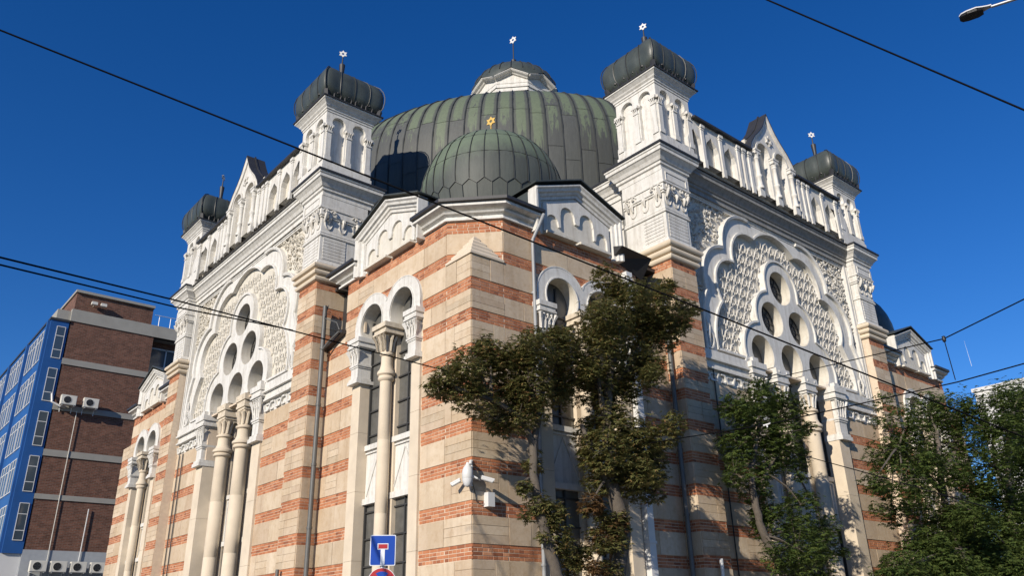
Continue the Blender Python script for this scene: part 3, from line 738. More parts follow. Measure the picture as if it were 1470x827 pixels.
# gutter box sloping over the notch beside each near pier
for T in (TR, TL):
    b = MBld()
    if T is TR:
        P8 = ((4.7, -.3, 11.2), (6.0, -.3, 11.15), (5.86, .42, 10.93), (4.7, .42, 10.98), (4.7, -.3, 10.76), (5.95, -.3, 10.5), (5.84, .02, 10.42), (4.7, .03, 10.76))
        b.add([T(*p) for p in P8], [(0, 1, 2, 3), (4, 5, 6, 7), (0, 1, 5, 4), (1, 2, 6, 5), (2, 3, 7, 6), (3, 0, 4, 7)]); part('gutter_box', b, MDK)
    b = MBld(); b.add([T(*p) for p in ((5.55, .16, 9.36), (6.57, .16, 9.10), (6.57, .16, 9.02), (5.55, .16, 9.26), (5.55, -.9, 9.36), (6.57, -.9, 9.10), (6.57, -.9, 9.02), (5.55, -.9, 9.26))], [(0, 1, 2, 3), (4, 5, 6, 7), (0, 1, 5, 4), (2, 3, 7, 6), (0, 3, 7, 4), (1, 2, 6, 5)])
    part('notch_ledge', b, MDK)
    b = MBld(); b.tube([T(5.62, .2, 9.30), T(6.1, .24, 9.14), T(6.42, .28, 8.95)], .035, 8); b.tube([T(6.42, .16, 10.35), T(6.35, .3, 9.9), T(5.75, .22, 9.6), T(5.62, .2, 9.35)], .015, 6)
    b.tube([T(6.42, .26, 10.30), T(6.42, .26, .2)], .062, 12)
    for z in (1, 2.6, 4.2, 5.8, 7.4, 9.0): b.tube([T(6.42, .26, z), T(6.42, .26, z+.06)], .074, 12)
    part('downpipe', b, MPIPE, smooth=40)
    b = MBld(); b.box((5.60, -.5, 9.2), (6.62, -.4, 11.0), T); b.box((5.6, -1.2, 10.9), (6.62, -.1, 11.0), T); part('notch_shade_wall', b, MFR)  # near-black back wall carries the notch's inner shade in its colour
# pipes on the right wall and thin ones on the main facades
b = MBld(); b.tube([TR(1.98, .34, 11.05), TR(1.86, .30, 10.75), TR(1.80, .10, 10.4), TR(1.80, .07, .2)], .045, 10)
for z in (2.9, 3.9, 5.6, 7.3, 9.0): b.tube([TR(1.80, .07, z), TR(1.80, .07, z+.05)], .058, 10)
part('downpipe', b, MGP, smooth=40, label='thin grey downpipe beside the corner')
for T in (TR, TL):
    for u in ((8.32,) if T is TR else (17.1, 16.75)):
        b = MBld(); b.tube([T(u, .22, 8.6 if T is TR else 7.9), T(u, .22, .3)], .02, 6); part('cable_conduit', b, MDK)
b = MBld(); b.box((5.02, 0, .13), (5.24, .20, 10.42), TR); b.box((5.0, 0, 6.5), (5.26, .22, 6.56), TR); b.box((5.0, 0, 3.5), (5.26, .22, 3.56), TR)
part('ventilation_duct', b, MWS, label='white square duct running up the right wall')
# ---- main cornices ---------------------------------------------------------------
for T, k in ((TR, 1), (TL, -1)):
    P = [(6.95, -6.0), (6.95, -1.08), (6.56, -1.08), (6.56, .52), (7.72, .52), (7.72, .24), (17.48, .24), (17.48, .52), (18.64, .52), (18.64, -1.08), (18.25, -1.08), (18.25, -6)]
    b = MBld(); z = 13.92
    pr = [(0, z), (.03, z), (.03, z+.14), (.08, z+.17), (.08, z+.25), (.12, z+.27), (.17, z+.37), (.25, z+.46), (.29, z+.48), (.29, z+.58), (.32, z+.60), (.32, z+.66), (0, z+.66)]
    if k == 1:
        b.sweep(P[:6], pr, lambda x, y, h: T(x, y, h)); part('main_cornice', b, MW); b = MBld(); b.sweep(P[6:], pr, lambda x, y, h: T(x, y, h)); co_ = part('main_cornice', b, MW)
        b = MBld(); b.sweep(P[5:7], pr, lambda x, y, h: T(x, y, h)); part('dark_cornice', b, MDKPL)  # darker plaster tone on the straight run between the right piers
    else: b.sweep(P, pr, lambda x, y, h: T(x, y, h)); co_ = part('main_cornice', b, MW)
    b = MBld(); b.sweep(P, [(-.3, z+.655), (.36, z+.66), (.36, z+.72), (-.3, z+.82)], lambda x, y, h: T(x, y, h)); part('roof_edge', b, MDK, co_)
    b = MBld(); b.sweep([(6.95, -6.0), (6.95, -1.0)], [(0, 12.9), (.05, 12.9), (.05, 13.02), (.12, 13.1), (.12, 13.16), (0, 13.2)], lambda x, y, h: T(x, y, h))
    b.box((6.95, -6, 9), (18.25, -.75, 13.92), T); b.box((6.95, -6, 13.9), (18.25, -.4, 14.6), T); part('arm_wall', b, MW)
    b = MBld(); b.box((6.8, -7, 14.58), (18.4, .3, 14.70), T); part('arm_roof', b, MCU3)
    for u in (6.84, 18.36):
        if u < 10: b = MBld(); b.tube([T(u, -1.22, 14.4), T(u, -1.22, 11.2)], .07, 8); part('downpipe', b, MPIPE, smooth=40)
    # ---- parapet
    pd = .62; W2o = W2; W2 = 12.7; b = MBld()
    gab = [(W2-1.36, 16.36), (W2-1.22, 16.70), (W2-.95, 17.05), (W2-.62, 17.36), (W2-.34, 17.68), (W2-.15, 18.0), (W2, 18.27), (W2+.15, 18.0), (W2+.34, 17.68), (W2+.62, 17.36), (W2+.95, 17.05), (W2+1.22, 16.70), (W2+1.36, 16.36)]
    hl = []
    for u in (-4.40, -3.52, -2.58, 2.58, 3.52, 4.40):
        x = W2+u; hl.append([(x-.33, 14.9), (x+.33, 14.9), (x+.33, 15.55), (x+.25, 15.74), (x+.12, 15.86), (x, 15.99), (x-.12, 15.86), (x-.25, 15.74), (x-.33, 15.55)])
    for x in (W2-.54, W2+.54): hl.append([(x-.34, 14.9), (x+.34, 14.9), (x+.34, 16.5)]+arc(x, 16.58, .36, -10, 190, 12)+[(x-.34, 16.5)])
    b.plate([(8.2, 14.6), (17.0, 14.6), (17.0, 16.36)]+gab[::-1]+[(8.2, 16.36)], hl, pd-.28, pd, T, hd=pd-.2)
    pp = part('parapet', b, MW)
    b = MBld(); b.box((8.2, pd-.32, 14.7), (17.0, pd-.19, 16.3), T); b.box((W2-1.2, pd-.32, 16.3), (W2+1.2, pd-.19, 17.0), T); part('parapet_panel', b, MCR, pp)
    for u in (4.0, 3.05, 2.10, 1.80, 1.46):
        for q in (W2-u, W2+u):
            if abs(q-8.2) < .15: continue
            b = MBld(); b.box((q-.065, pd-.02, 14.95), (q+.065, pd+.045, 16.14), T); b.box((q-.08, pd-.02, 16.08), (q+.08, pd+.06, 16.15), T); b.box((q-.10, pd-.02, 16.15), (q+.10, pd+.085, 16.25), T); b.box((q-.08, pd-.02, 14.7), (q+.08, pd+.06, 15.0), T)
            part('parapet_pilaster', b, MW, pp)
    for x in (W2-1.06, W2, W2+1.06):
        b = MBld(); b.lathe([(.115, 15.0), (.115, 15.08), (.08, 15.12), (.075, 15.4), (.105, 15.44), (.105, 15.5), (.07, 15.54), (.068, 16.1), (.10, 16.15), (.08, 16.2), (.12, 16.3)], 12, (x, pd+.05), T)
        b.box((x-.15, pd-.05, 16.3), (x+.15, pd+.15, 16.42), T); b.box((x-.17, pd-.05, 16.42), (x+.17, pd+.17, 16.48), T); b.box((x-.13, pd-.02, 14.7), (x+.13, pd+.10, 15.02), T)
        part('parapet_column', b, MW, pp, smooth=40)
    b = MBld(); fT = (lambda x, z, q: T(x, q, z))
    for x in (W2-.54, W2+.54): b.sweep(arc(x, 16.58, .40, 190, -10, 14), [(-.035, pd), (-.035, pd+.06), (.035, pd+.06), (.035, pd)], fT)
    b.sweep(gab, [(-.07, pd), (-.07, pd+.05), (.0, pd+.09), (.03, pd+.09), (.03, pd-.25), (-.02, pd-.25)], fT)
    st = []
    for i in range(12): a = PI/2+i*PI/6; r = .17 if i % 2 == 0 else .10; st.append((W2+r*math.cos(a), 17.28+r*math.sin(a)))
    b.sweep(st, [(-.025, pd), (-.025, pd+.05), (.025, pd+.05), (.025, pd)], fT, closed=True)
    part('gable_moulding', b, MWC, pp, smooth=30)
    b = MBld(); b.box((8.25, pd-.45, 16.34), (W2-1.36, pd+.15, 16.41), T); b.box((W2+1.36, pd-.45, 16.34), (16.95, pd+.15, 16.41), T)
    b.sweep(gab, [(.03, pd+.10), (.06, pd+.10), (.06, pd-.6), (.03, pd-.6)], fT)
    b.sweep(gab[2:-2], [(.05, pd-.2), (.09, pd-.2), (.09, pd-.26), (.05, pd-.26)], fT)
    part('parapet_capping', b, MDK, pp)
    W2 = W2o
# ---- towers ----------------------------------------------------------------------
HB = .805
def tower_meshes():
    me = {}
    b = MBld(); b.box((-HB+.12, -HB+.12, 14.6), (HB-.12, HB-.12, 17.2))
    for k in range(4):
        cq, sq = round(math.cos(k*PI/2)), round(math.sin(k*PI/2))
        T = lambda s, d, z, cq=cq, sq=sq: (cq*s+sq*(d+HB)*1.0, sq*s-cq*(d+HB)*1.0, z)
        h = []
        for x in (-.36, .36): h.append([(x-.235, 15.2), (x+.235, 15.2), (x+.235, 16.42)]+arc(x, 16.66, .235, -40, 220, 14)+[(x-.235, 16.42)])
        b.plate([(-HB+.003, 14.6), (HB-.003, 14.6), (HB-.003, 17.12), (-HB+.003, 17.12)], h, -.13, 0, T)
        b.box((-HB-.05, -.1, 14.6), (HB+.055, .06, 15.02), T); b.box((-HB-.025, -.1, 15.02), (HB+.028, .03, 15.2), T)
        for x in (-.70, 0, .70):
            b.box((x-.085, -.05, 15.2), (x+.085, .045, 16.22), T); b.box((x-.11, -.05, 15.2), (x+.11, .06, 15.36), T); b.box((x-.095, -.05, 16.22), (x+.095, .07, 16.27), T)
            for q in (-.06, 0, .06): b.tube([T(x+q, .03, 16.27), T(x+q, .07, 16.36), T(x+q*1.3, .10, 16.42)], .02, 4)
            b.box((x-.13, -.05, 16.42), (x+.13, .10, 16.50), T); b.box((x-.10, -.05, 16.50), (x+.10, .07, 16.54), T)
    o = [(-HB, -HB), (HB, -HB), (HB, HB), (-HB, HB)][::-1]
    b.sweep(o, [(0, 17.0), (.02, 17.0), (.02, 17.06), (.05, 17.08), (.05, 17.13), (.10, 17.18), (.12, 17.22), (.20, 17.30), (.23, 17.32), (.23, 17.37), (0, 17.37)], lambda x, y, h: (x, y, h), closed=True)
    me['tower_shaft'] = b.mesh('tower_shaft', MW)
    b = MBld(); b.sweep(o, [(-.5, 17.365), (.27, 17.37), (.27, 17.41), (-.5, 17.5)], lambda x, y, h: (x, y, h), closed=True); b.box((-.7, -.7, 17.4), (.7, .7, 17.6)); me['tower_roof_edge'] = b.mesh('tower_roof_edge', MDK)
    prof = [(.78, 17.45), (.86, 17.50), (.97, 17.62), (1.04, 17.80), (1.07, 18.02), (1.07, 18.26), (1.03, 18.48), (.94, 18.67), (.80, 18.80), (.58, 18.88), (.30, 18.93), (.09, 18.98), (.075, 19.1)]
    b = MBld(); NS = 16
    prof = [(r, 17.45+(z-17.45)*.9) for r, z in prof]
    for r, z in prof:
        rc = .10*r
        for k in range(4):
            for i in range(NS):
                t = (i/NS)*2-1; pt = Vector((t*r, -r)) if abs(t) < 1 else Vector((-r*.985, -r*.985))
                bul = 1+.035*abs(math.sin((t+1)*PI*2))
                a = k*PI/2; b.v.append(((pt.x*math.cos(a)-pt.y*math.sin(a))*bul, (pt.x*math.sin(a)+pt.y*math.cos(a))*bul, z))
    n = 4*NS
    for k in range(len(prof)-1):
        for i in range(n): j = (i+1) % n; b.f.append((k*n+i, k*n+j, (k+1)*n+j, (k+1)*n+i))
    b.f.append(tuple(range(n))); b.f.append(tuple((len(prof)-1)*n+i for i in range(n)))
    me['cupola'] = b.mesh('cupola', MCU4, smooth=50)
    b = MBld()
    for k in range(4):
        for t in (-1, -.5, 0, .5):
            pts = []
            for r, z in prof[:-2]:
                pt = Vector((t*r, -r)); a = k*PI/2; s = 1.012; pts.append((s*(pt.x*math.cos(a)-pt.y*math.sin(a)), s*(pt.x*math.sin(a)+pt.y*math.cos(a)), z+.01))
            b.tube(pts, .018, 5)
    me['cupola_seam'] = b.mesh('cupola_seam', MSEAM, smooth=50)
    b = MBld(); rg = random.Random(3)
    for k in range(4):
        a = k*PI/2; rt = lambda x, y, z: (x*math.cos(a)-y*math.sin(a), x*math.sin(a)+y*math.cos(a), z)
        b.tube([rt(-.93, -.93, 17.42), rt(-.97, -.97, 17.62), rt(-.90, -.90, 17.82)], [.10, .09, .02], 5)
        for t in (-.6, -.2, .2, .6):
            b.tube([rt(t*.95-.1, -.93, 17.42), rt(t*.95-.12, -.98, 17.6), rt(t*.95, -1.0, 17.74), rt(t*.95+.12, -.98, 17.6), rt(t*.95+.1, -.93, 17.42)], .028, 5)
            b.ball(rt(t*.95, -.99, 17.66), .05, 6)
    me['cresting'] = b.mesh('cresting', MDK, smooth=50)
    b = MBld(); b.lathe([(.10, 18.95), (.07, 19.2), (.10, 19.6), (.10, 19.66), (.028, 19.68), (.02, 20.0)], 10)
    me['finial_stem'] = b.mesh('finial_stem', MDK, smooth=40)
    return me
def star_mesh(r, m, name='star'):
    b = MBld(); out = []; inn = []
    for i in range(12):
        a = PI/2+i*PI/6; q = r if i % 2 == 0 else r*.62; out.append((q*math.cos(a), q*math.sin(a)))
    inn = [(r*.30*math.cos(PI/2+i*PI/3+.52), r*.30*math.sin(PI/2+i*PI/3+.52)) for i in range(6)][::-1]
    T = lambda s, d, z: (s, d, z)
    for d0, d1 in ((-.015, .015),):
        b.plate(out, [inn], d0, d1, T); b.plate(out, [inn], d1, d0, T)
    return b.mesh(name, m)
TM = tower_meshes(); SW = star_mesh(.15, MWS); SG = star_mesh(.17, MGOLD)
for (x, y, k, a) in ((7.435, .225, 1, -1.25), (.225, 7.435, -1, -.45), (25.2-7.435, .225, 1, -.75), (.225, 25.2-7.435, -1, .75), (25.2-.225, 7.4, 0, .3), (25.2-.225, 17.8, 0, .3), (7.4, 25, 0, .3), (17.8, 25, 0, .3)):
    dz = k*.09; base = link('tower', TM['tower_shaft'], SYN, (x, y, dz))
    for n in ('tower_roof_edge', 'cupola', 'cresting', 'finial_stem'): link(n, TM[n], base)
    link('cupola_seam', TM['cupola_seam'], base)
    link('star', SW, base, (0, 0, 20.13), a)
# ---- central dome ----------------------------------------------------------------
DC = (12.6, 12.7); DA, DZ, DB, DN = 10.45, 17.0, 5.58, 2.6
def dome_r(z):
    if z <= DZ: return DA-.03*(DZ-z)**2
    return DA*max(0, 1-((z-DZ)/DB)**DN)**(1/DN)
prof = []
for i in range(8): prof.append((dome_r(13.4+i*.45), 13.4+i*.45))
for i in range(25):
    t = PI/2*i/24*.975; prof.append((DA*abs(math.cos(t))**(2/DN), DZ+DB*abs(math.sin(t))**(2/DN)))
NG = 112
hold = MBld(); hold.lathe([(max(.1, r-.08), z-.03) for r, z in prof], 56, DC); DO = part('main_dome', hold, MCU3, smooth=40)
rest = MBld(); rest.uv = []; restseam = MBld()
# cumulative arc length for sheet joints
cum = [0]
for a, c in zip(prof, prof[1:]): cum.append(cum[-1]+math.hypot(a[0]-c[0], a[1]-c[1]))
def at_len(l):
    for i in range(len(cum)-1):
        if cum[i+1] >= l: t = (l-cum[i])/(cum[i+1]-cum[i]); return (prof[i][0]+(prof[i+1][0]-prof[i][0])*t, prof[i][1]+(prof[i+1][1]-prof[i][1])*t)
    return prof[-1]
rg = random.Random(11); Ltot = cum[-1]-.1
for g in range(NG):
    a0, a1 = 2*PI*g/NG, 2*PI*(g+1)/NG; am = math.degrees((a0+a1)/2) % 360
    near = 181 < am < 269
    l = 0; off = rg.uniform(0, .9)
    while l < Ltot:
        L = 2.0 if l > 0 else 1.2+off
        e = min(l+L, Ltot); 
        if near and e > 1.5:
            b = MBld(); b.uv = []
        else: b = rest
        K = 6; o = len(b.v)
        for k in range(K+1):
            r, z = at_len(l+.008+(e-l-.016)*k/K); r += .004*(k == 0)
            for q in range(3):
                a = a0+(a1-a0)*(.04+.92*q/2); rr = r+(.012 if q == 1 else 0)
                b.v.append((DC[0]+rr*math.cos(a), DC[1]+rr*math.sin(a), z)); b.uv.append((q/2, k/K))
        for k in range(K):
            for q in range(2): b.f.append((o+k*3+q, o+k*3+q+1, o+(k+1)*3+q+1, o+(k+1)*3+q))
        if b is not rest: part('copper_sheet', b, MCU, DO, smooth=60, recalc=False)
        l = e
    pts = [(DC[0]+(r+.018)*math.cos(a0), DC[1]+(r+.018)*math.sin(a0), z+.008) for r, z in prof[::2]+[prof[-1]]]
    if near:
        b = MBld(); b.tube(pts, .028, 5); part('seam', b, MSEAM, DO, smooth=60)
    else: restseam.tube(pts, .034, 4)
rest.obj('copper_sheets_beyond', MCU, DO, smooth=60, kind='stuff', recalc=False); restseam.obj('seams_beyond', MSEAM, DO, kind='stuff')
# lantern
def polyring(r, n=8, rot=PI/8): return [(DC[0]+r*math.cos(rot+2*PI*i/n), DC[1]+r*math.sin(rot+2*PI*i/n)) for i in range(n)]
b = MBld(); b.lathe([(1.85, 22.0), (1.85, 26.1), (1.95, 26.15), (1.95, 26.3)], 8, (0, 0), lambda x, y, z: (DC[0]+x*math.cos(PI/8)-y*math.sin(PI/8), DC[1]+x*math.sin(PI/8)+y*math.cos(PI/8), z))
LO = part('lantern', b, MW); LO.location.z = .3; LO.scale = (1.04, 1.04, 1.0); LO.location.x = -.04*DC[0]; LO.location.y = -.04*DC[1]
b = MBld(); ap = 1.78; hs = ap*math.tan(PI/8)
for k in range(8):
    a = k*PI/4; ca, sa = math.cos(a), math.sin(a)
    T = lambda s, d, z: (DC[0]+(ap+d)*ca-s*sa, DC[1]+(ap+d)*sa+s*ca, z)
    b.plate([(-hs-.03, 25.7), (hs+.03, 25.7), (hs+.03, 26.42), (0, 26.80), (-hs-.03, 26.42)], [], -.25, .0, T)
    b.sweep([(-hs-.06, 26.42), (0, 26.82), (hs+.06, 26.42)], [(-.12, -.05), (-.12, .08), (-.08, .12), (-.05, .24), (0, .30), (.02, .30), (.02, -.1)], lambda x, z, q: T(x, q, z)); b.box((-hs-.05, -.1, 25.9), (hs+.05, .05, 26.02), T)
part('lantern_gable', b, MW, LO)
cprof = [(2.10, 26.2), (2.13, 26.6), (2.11, 26.85), (2.02, 27.1), (1.85, 27.38), (1.58, 27.66), (1.22, 27.9), (.8, 28.07), (.3, 28.17), (.1, 28.2)]
def lr(z):
    for (r0, z0), (r1, z1) in zip(cprof, cprof[1:]):
        if z0 <= z <= z1: return r0+(r1-r0)*(z-z0)/(z1-z0)
    return .1
def lzig(a): q = abs(((a+PI/8) % (PI/4))-PI/8)/(PI/8); return 26.86-.40*q
b = MBld(); NLs = 48
for k in range(12):
    for i in range(NLs):
        a = 2*PI*i/NLs; z0 = lzig(a); z = z0+(28.2-z0)*(k/11)**.8; r = lr(z); b.v.append((DC[0]+r*math.cos(a), DC[1]+r*math.sin(a), z))
for k in range(11):
    for i in range(NLs): j = (i+1) % NLs; b.f.append((k*NLs+i, k*NLs+j, (k+1)*NLs+j, (k+1)*NLs+i))
part('lantern_dome', b, MCU4, LO, smooth=50); cprof = cprof[2:]
b = MBld()
for i in range(24):
    a = 2*PI*i/24; b.tube([(DC[0]+(r+.01)*math.cos(a), DC[1]+(r+.01)*math.sin(a), z+.01) for r, z in cprof[:-1]], .025, 4)
part('lantern_seam', b, MSEAM, LO)
b = MBld(); b.lathe([(.12, 28.0), (.09, 28.1), (.14, 28.9), (.14, 29.0), (.03, 29.05), (.03, 30.1)], 10, DC); part('finial_stem', b, MDK, LO, smooth=40)
link('star', star_mesh(.24, MWS), LO, (DC[0], DC[1], 30.35), -1.35)
# ---- corner domes ----------------------------------------------------------------
def corner_dome(cx, cy, full):
    pr = [(1.62, 11.2), (1.78, 11.6), (1.93, 12.1), (2.02, 12.55), (2.06, 13.0), (2.02, 13.4), (1.92, 13.78), (1.75, 14.15), (1.52, 14.46), (1.22, 14.74), (.85, 14.94), (.45, 15.04), (.08, 15.08)]
    b = MBld(); b.lathe([(r-.03, z-.01) for r, z in pr], 32, (cx, cy)); o = part('corner_dome', b, MCU3, smooth=50)
    if not full: return
    NGd = 32
    lower = [(r, z) for r, z in pr if z < 12.8]; 
    def rz(z):
        for (r0, z0), (r1, z1) in zip(pr, pr[1:]):
            if z0 <= z <= z1: return r0+(r1-r0)*(z-z0)/(z1-z0)
        return .08
    sm = MBld()
    for g in range(NGd):
        a0, a1 = 2*PI*g/NGd+R(225), 2*PI*(g+1)/NGd+R(225)
        zs = [(12.55, 13.55), (13.56, 14.3), (14.31, 15.06)]
        am = math.degrees((a0+a1)/2) % 360; front = 130 < am < 320
        if not front: continue
        for z0, z1 in zs:
            b = MBld(); b.uv = []
            for k in range(6):
                for q in range(3):
                    z = z0+(z1-z0)*k/5
                    if z0 < 12.6 and k == 0: z = 12.55+(.0 if q == 1 else .16)
                    r = rz(z)+(.012 if q == 1 else 0); a = a0+(a1-a0)*(.03+.94*q/2); b.v.append((cx+r*math.cos(a), cy+r*math.sin(a), z)); b.uv.append((q/2, k/5))
            for k in range(5):
                for q in range(2): b.f.append((k*3+q, k*3+q+1, (k+1)*3+q+1, (k+1)*3+q))
            part('copper_sheet', b, MCU2, o, smooth=60, recalc=False)
        # lower scale-shaped sheets, offset half a gore
        h = (a1-a0)/2; b = MBld(); b.uv = []
        for k in range(6):
            for q in range(3):
                z = 11.3+(12.55-11.3)*k/5+(.13 if (q == 1 and k == 5) else 0); r = rz(z)+.006; a = a0-h+(a1-a0)*(.03+.94*q/2); b.v.append((cx+r*math.cos(a), cy+r*math.sin(a), z)); b.uv.append((q/2, k/5))
        for k in range(5):
            for q in range(2): b.f.append((k*3+q, k*3+q+1, (k+1)*3+q+1, (k+1)*3+q))
        part('scale_sheet', b, MCU2, o, smooth=60, recalc=False)
        P3 = lambda a, z, e=.02: (cx+(rz(z)+e)*math.cos(a), cy+(rz(z)+e)*math.sin(a), z)
        sm.tube([P3(a0, 12.68+i*.24) for i in range(10)]+[P3(a0, 15.03)], .012, 5); sm.tube([P3(a0-h, 11.3+i*.25) for i in range(6)], .011, 5)
        sm.tube([P3(a0-h, 12.55), P3(a0, 12.70)], .011, 5); sm.tube([P3(a0, 12.70), P3(a0+h, 12.55)], .011, 5)
    for z in (13.55, 14.3): sm.tube([P3(R(130)+R(190)*i/30, z, .008) for i in range(31)], .008, 4)
    part('seam', sm, MSEAM, o, smooth=50)
    b = MBld(); b.lathe([(.06, 15.05), (.03, 15.2), (.02, 15.7)], 8, (cx, cy)); part('finial_stem', b, MGOLD, o, smooth=40)
    link('star', SG, o, (cx, cy, 15.84), -1.2)
corner_dome(2.86, 2.72, True); corner_dome(22.4, 2.8, False); corner_dome(2.8, 22.4, False)
b = MBld()
for cx, cy, sx, sy_ in ((0, 0, 1, 1), (25.2, 0, -1, 1), (0, 25.2, 1, -1)):
    Q = lambda x, y, z: (cx+sx*x, cy+sy_*y, z)
    b.add([Q(.95, .05, 11.05), Q(6.5, .05, 11.05), Q(6.9, 6.9, 11.6), Q(.05, 6.5, 11.05), Q(.05, .95, 11.05), Q(1.5, 1.5, 11.45)], [(0, 1, 2, 5), (5, 2, 3, 4), (0, 5, 4)])
part('annex_roof', b, MCU3)
b = MBld(); b.box((6.9, 6.0, 9), (7.2, 19, 14.6)); b.box((6, 6.9, 9), (19, 7.2, 14.6)); b.box((24.6, .95, 0), (25.2, 25.2, 10.7)); b.box((.95, 24.6, 0), (25.2, 25.2, 10.7)); b.box((.6, .6, .2), (.7, .7, 1))
b.box((6.9, 18.25, 0), (18.3, 24.8, 14.6)); b.box((18.3, 6.9, 0), (24.8, 18.3, 14.6))
part('inner_wall', b, MM)
# ---------------------------------------------------------------- trees
def leafmat(name, stops, tr=.45):
    m, t, b = mat(name, .55); v, g = pos(t)
    r = g.outputs['Random Per Island']; c = ramp(t, mth(t, 'FRACT', mth(t, 'ADD', r, mth(t, 'MULTIPLY', noise(t, v, .9, 2), .6))), stops)
    t.links.new(c, b.inputs['Base Color'])
    tl = t.nodes.new('ShaderNodeBsdfTranslucent'); t.links.new(c, tl.inputs[0]); mx = t.nodes.new('ShaderNodeMixShader'); mx.inputs[0].default_value = tr
    t.links.new(b.outputs[0], mx.inputs[1]); t.links.new(tl.outputs[0], mx.inputs[2]); t.links.new(mx.outputs[0], t.nodes['Material Output'].inputs[0])
    return m
ML1 = leafmat('dull_green_leaves', [(0, (0.133, 0.144, 0.047)), (.3, (0.188, 0.192, 0.064)), (.55, (0.118, 0.123, 0.040)), (.8, (0.259, 0.226, 0.080)), (.93, (0.298, 0.178, 0.073)), (1, (0.157, 0.158, 0.053))])
ML2 = leafmat('fresh_green_leaves', [(0, (0.070, 0.116, 0.025)), (.3, (0.111, 0.157, 0.036)), (.6, (0.058, 0.090, 0.023)), (.85, (0.155, 0.189, 0.046)), (1, (0.090, 0.131, 0.030))])
ML3 = leafmat('dry_brown_leaves', [(0, (.16, .085, .035)), (.5, (.20, .11, .045)), (1, (.10, .075, .03))])
MBA = simple('bark', (.115, .095, .075), .95, var=.45, scale=14, bmp=.9)
def foliage(name, clumps, m, parent, seed, dens=1.0, ls=.115, kind='stuff'):
    rg = random.Random(seed); b = MBld(); V = b.v; Fc = b.f
    clumps = [c for c in clumps for c in ((c[0], c[1], c[2]-.04, c[3]*.86),)+tuple((c[0]+rg.gauss(0, c[3]*.6), c[1]+rg.gauss(0, c[3]*.5), c[2]-.05+rg.gauss(0, c[3]*.42), c[3]*rg.uniform(.3, .55)) for _ in range(3))]
    for cx, cy, cz, r in clumps:
        n = int(235*dens*(r/.4)**1.9)
        for _ in range(n):
            while True:
                x, y, z = rg.uniform(-1, 1), rg.uniform(-1, 1), rg.uniform(-1, 1); q = x*x+y*y+z*z
                if q < 1 and q > rg.random()**2*.75: break
            k = 1.08 if rg.random() > .2 else rg.uniform(1.2, 1.6)
            px, py, pz = cx+x*r*k, cy+y*r*k, cz+z*r*k*.92
            # a sprig: leaflets fanned about a drooping stem that points out of the crown
            a = math.atan2(y, x)+rg.uniform(-.9, .9); dr = Vector((math.cos(a), math.sin(a), rg.uniform(-.75, .25))).normalized()
            sd = dr.cross(Vector((0, 0, 1))).normalized(); up = sd.cross(dr)
            for i in range(5):
                t = (i-2)*.62+rg.uniform(-.15, .15); d2 = (dr*math.cos(t)+sd*math.sin(t)+up*rg.uniform(-.35, .35)).normalized(); w2 = (d2.cross(up)+sd*rg.uniform(-.4, .4)).normalized()
                L = ls*rg.uniform(.6, 1.05); wd = L*.19; p = Vector((px, py, pz)); o = len(V)
                e = p+d2*L-Vector((0, 0, L*.18)); mm = p+d2*L*.45
                V += [tuple(p), tuple(mm+w2*wd), tuple(e), tuple(mm-w2*wd)]; Fc.append((o, o+1, o+2, o+3))
    return b.obj(name, m, parent, kind=kind, recalc=False)
def smooth_path(P, r0, r1, n=5, wob=.03, seed=0):
    rg = random.Random(seed); P = [Vector(p) for p in P]; out = []
    for i in range(len(P)-1):
        p0 = P[max(i-1, 0)]; p1 = P[i]; p2 = P[i+1]; p3 = P[min(i+2, len(P)-1)]
        for k in range(n):
            t = k/n; out.append(.5*((2*p1)+(p2-p0)*t+(2*p0-5*p1+4*p2-p3)*t*t+(-p0+3*p1-3*p2+p3)*t**3)+Vector((rg.uniform(-wob, wob), rg.uniform(-wob, wob), 0)))
    out.append(P[-1]); m = len(out); rr = [r0+(r1-r0)*i/(m-1) for i in range(m)]
    rr = [q*(1+rg.uniform(-.07, .10)) for q in rr]
    return out, rr
def tree(label, paths, radii, crowns, seed):
    base = Vector(paths[0][0]); p0 = paths[0]
    root = thing('street_tree', label, 'tree', (0, 0, 0), 'trees beside the right wall')
    foot = Vector((p0[0][0]+.1, p0[0][1]-.05, .1)) if p0[0][2] > .4 else None
    for i, (P, (ra, rb)) in enumerate(zip(paths, radii)):
        P = list(P)
        if i == 0 and foot is not None: P = [tuple(foot)]+P
        b = MBld(); q, rr = smooth_path(P, ra, rb, seed=seed+i, wob=.018)
        if i == 0: rr[0] *= 1.35
        b.tube(q, rr, 9); b.obj('trunk' if i == 0 else 'limb', MBA, root, smooth=60)
    tw = MBld(); rg = random.Random(seed); allq = [Vector(p) for P in paths for p in P if p[2] > 3.0]
    for cl, m, dens, ls in crowns:
        for cx, cy, cz, r in cl:
            c = Vector((cx, cy, cz)); n = min(allq, key=lambda p: (p-c).length)
            mid = (n+c)/2+Vector((rg.uniform(-.1, .1), rg.uniform(-.1, .1), .08)); q, rr = smooth_path([n, mid, c], .035, .012, 4, .01, seed)
            tw.tube(q, rr, 5)
            for _ in range(5):
                d = Vector((rg.uniform(-1, 1), rg.uniform(-1, 1), rg.uniform(-.4, 1))).normalized()*r*1.05; tw.tube([c, c+d*.5+Vector((0, 0, .03)), c+d], [.012, .009, .004], 4)
    tw.obj('twigs', MBA, root, kind='stuff')
    for i, (cl, m, dens, ls) in enumerate(crowns): foliage('crown' if i == 0 else 'lower_crown', cl, m, root, seed*7+i, dens, ls)
    return root
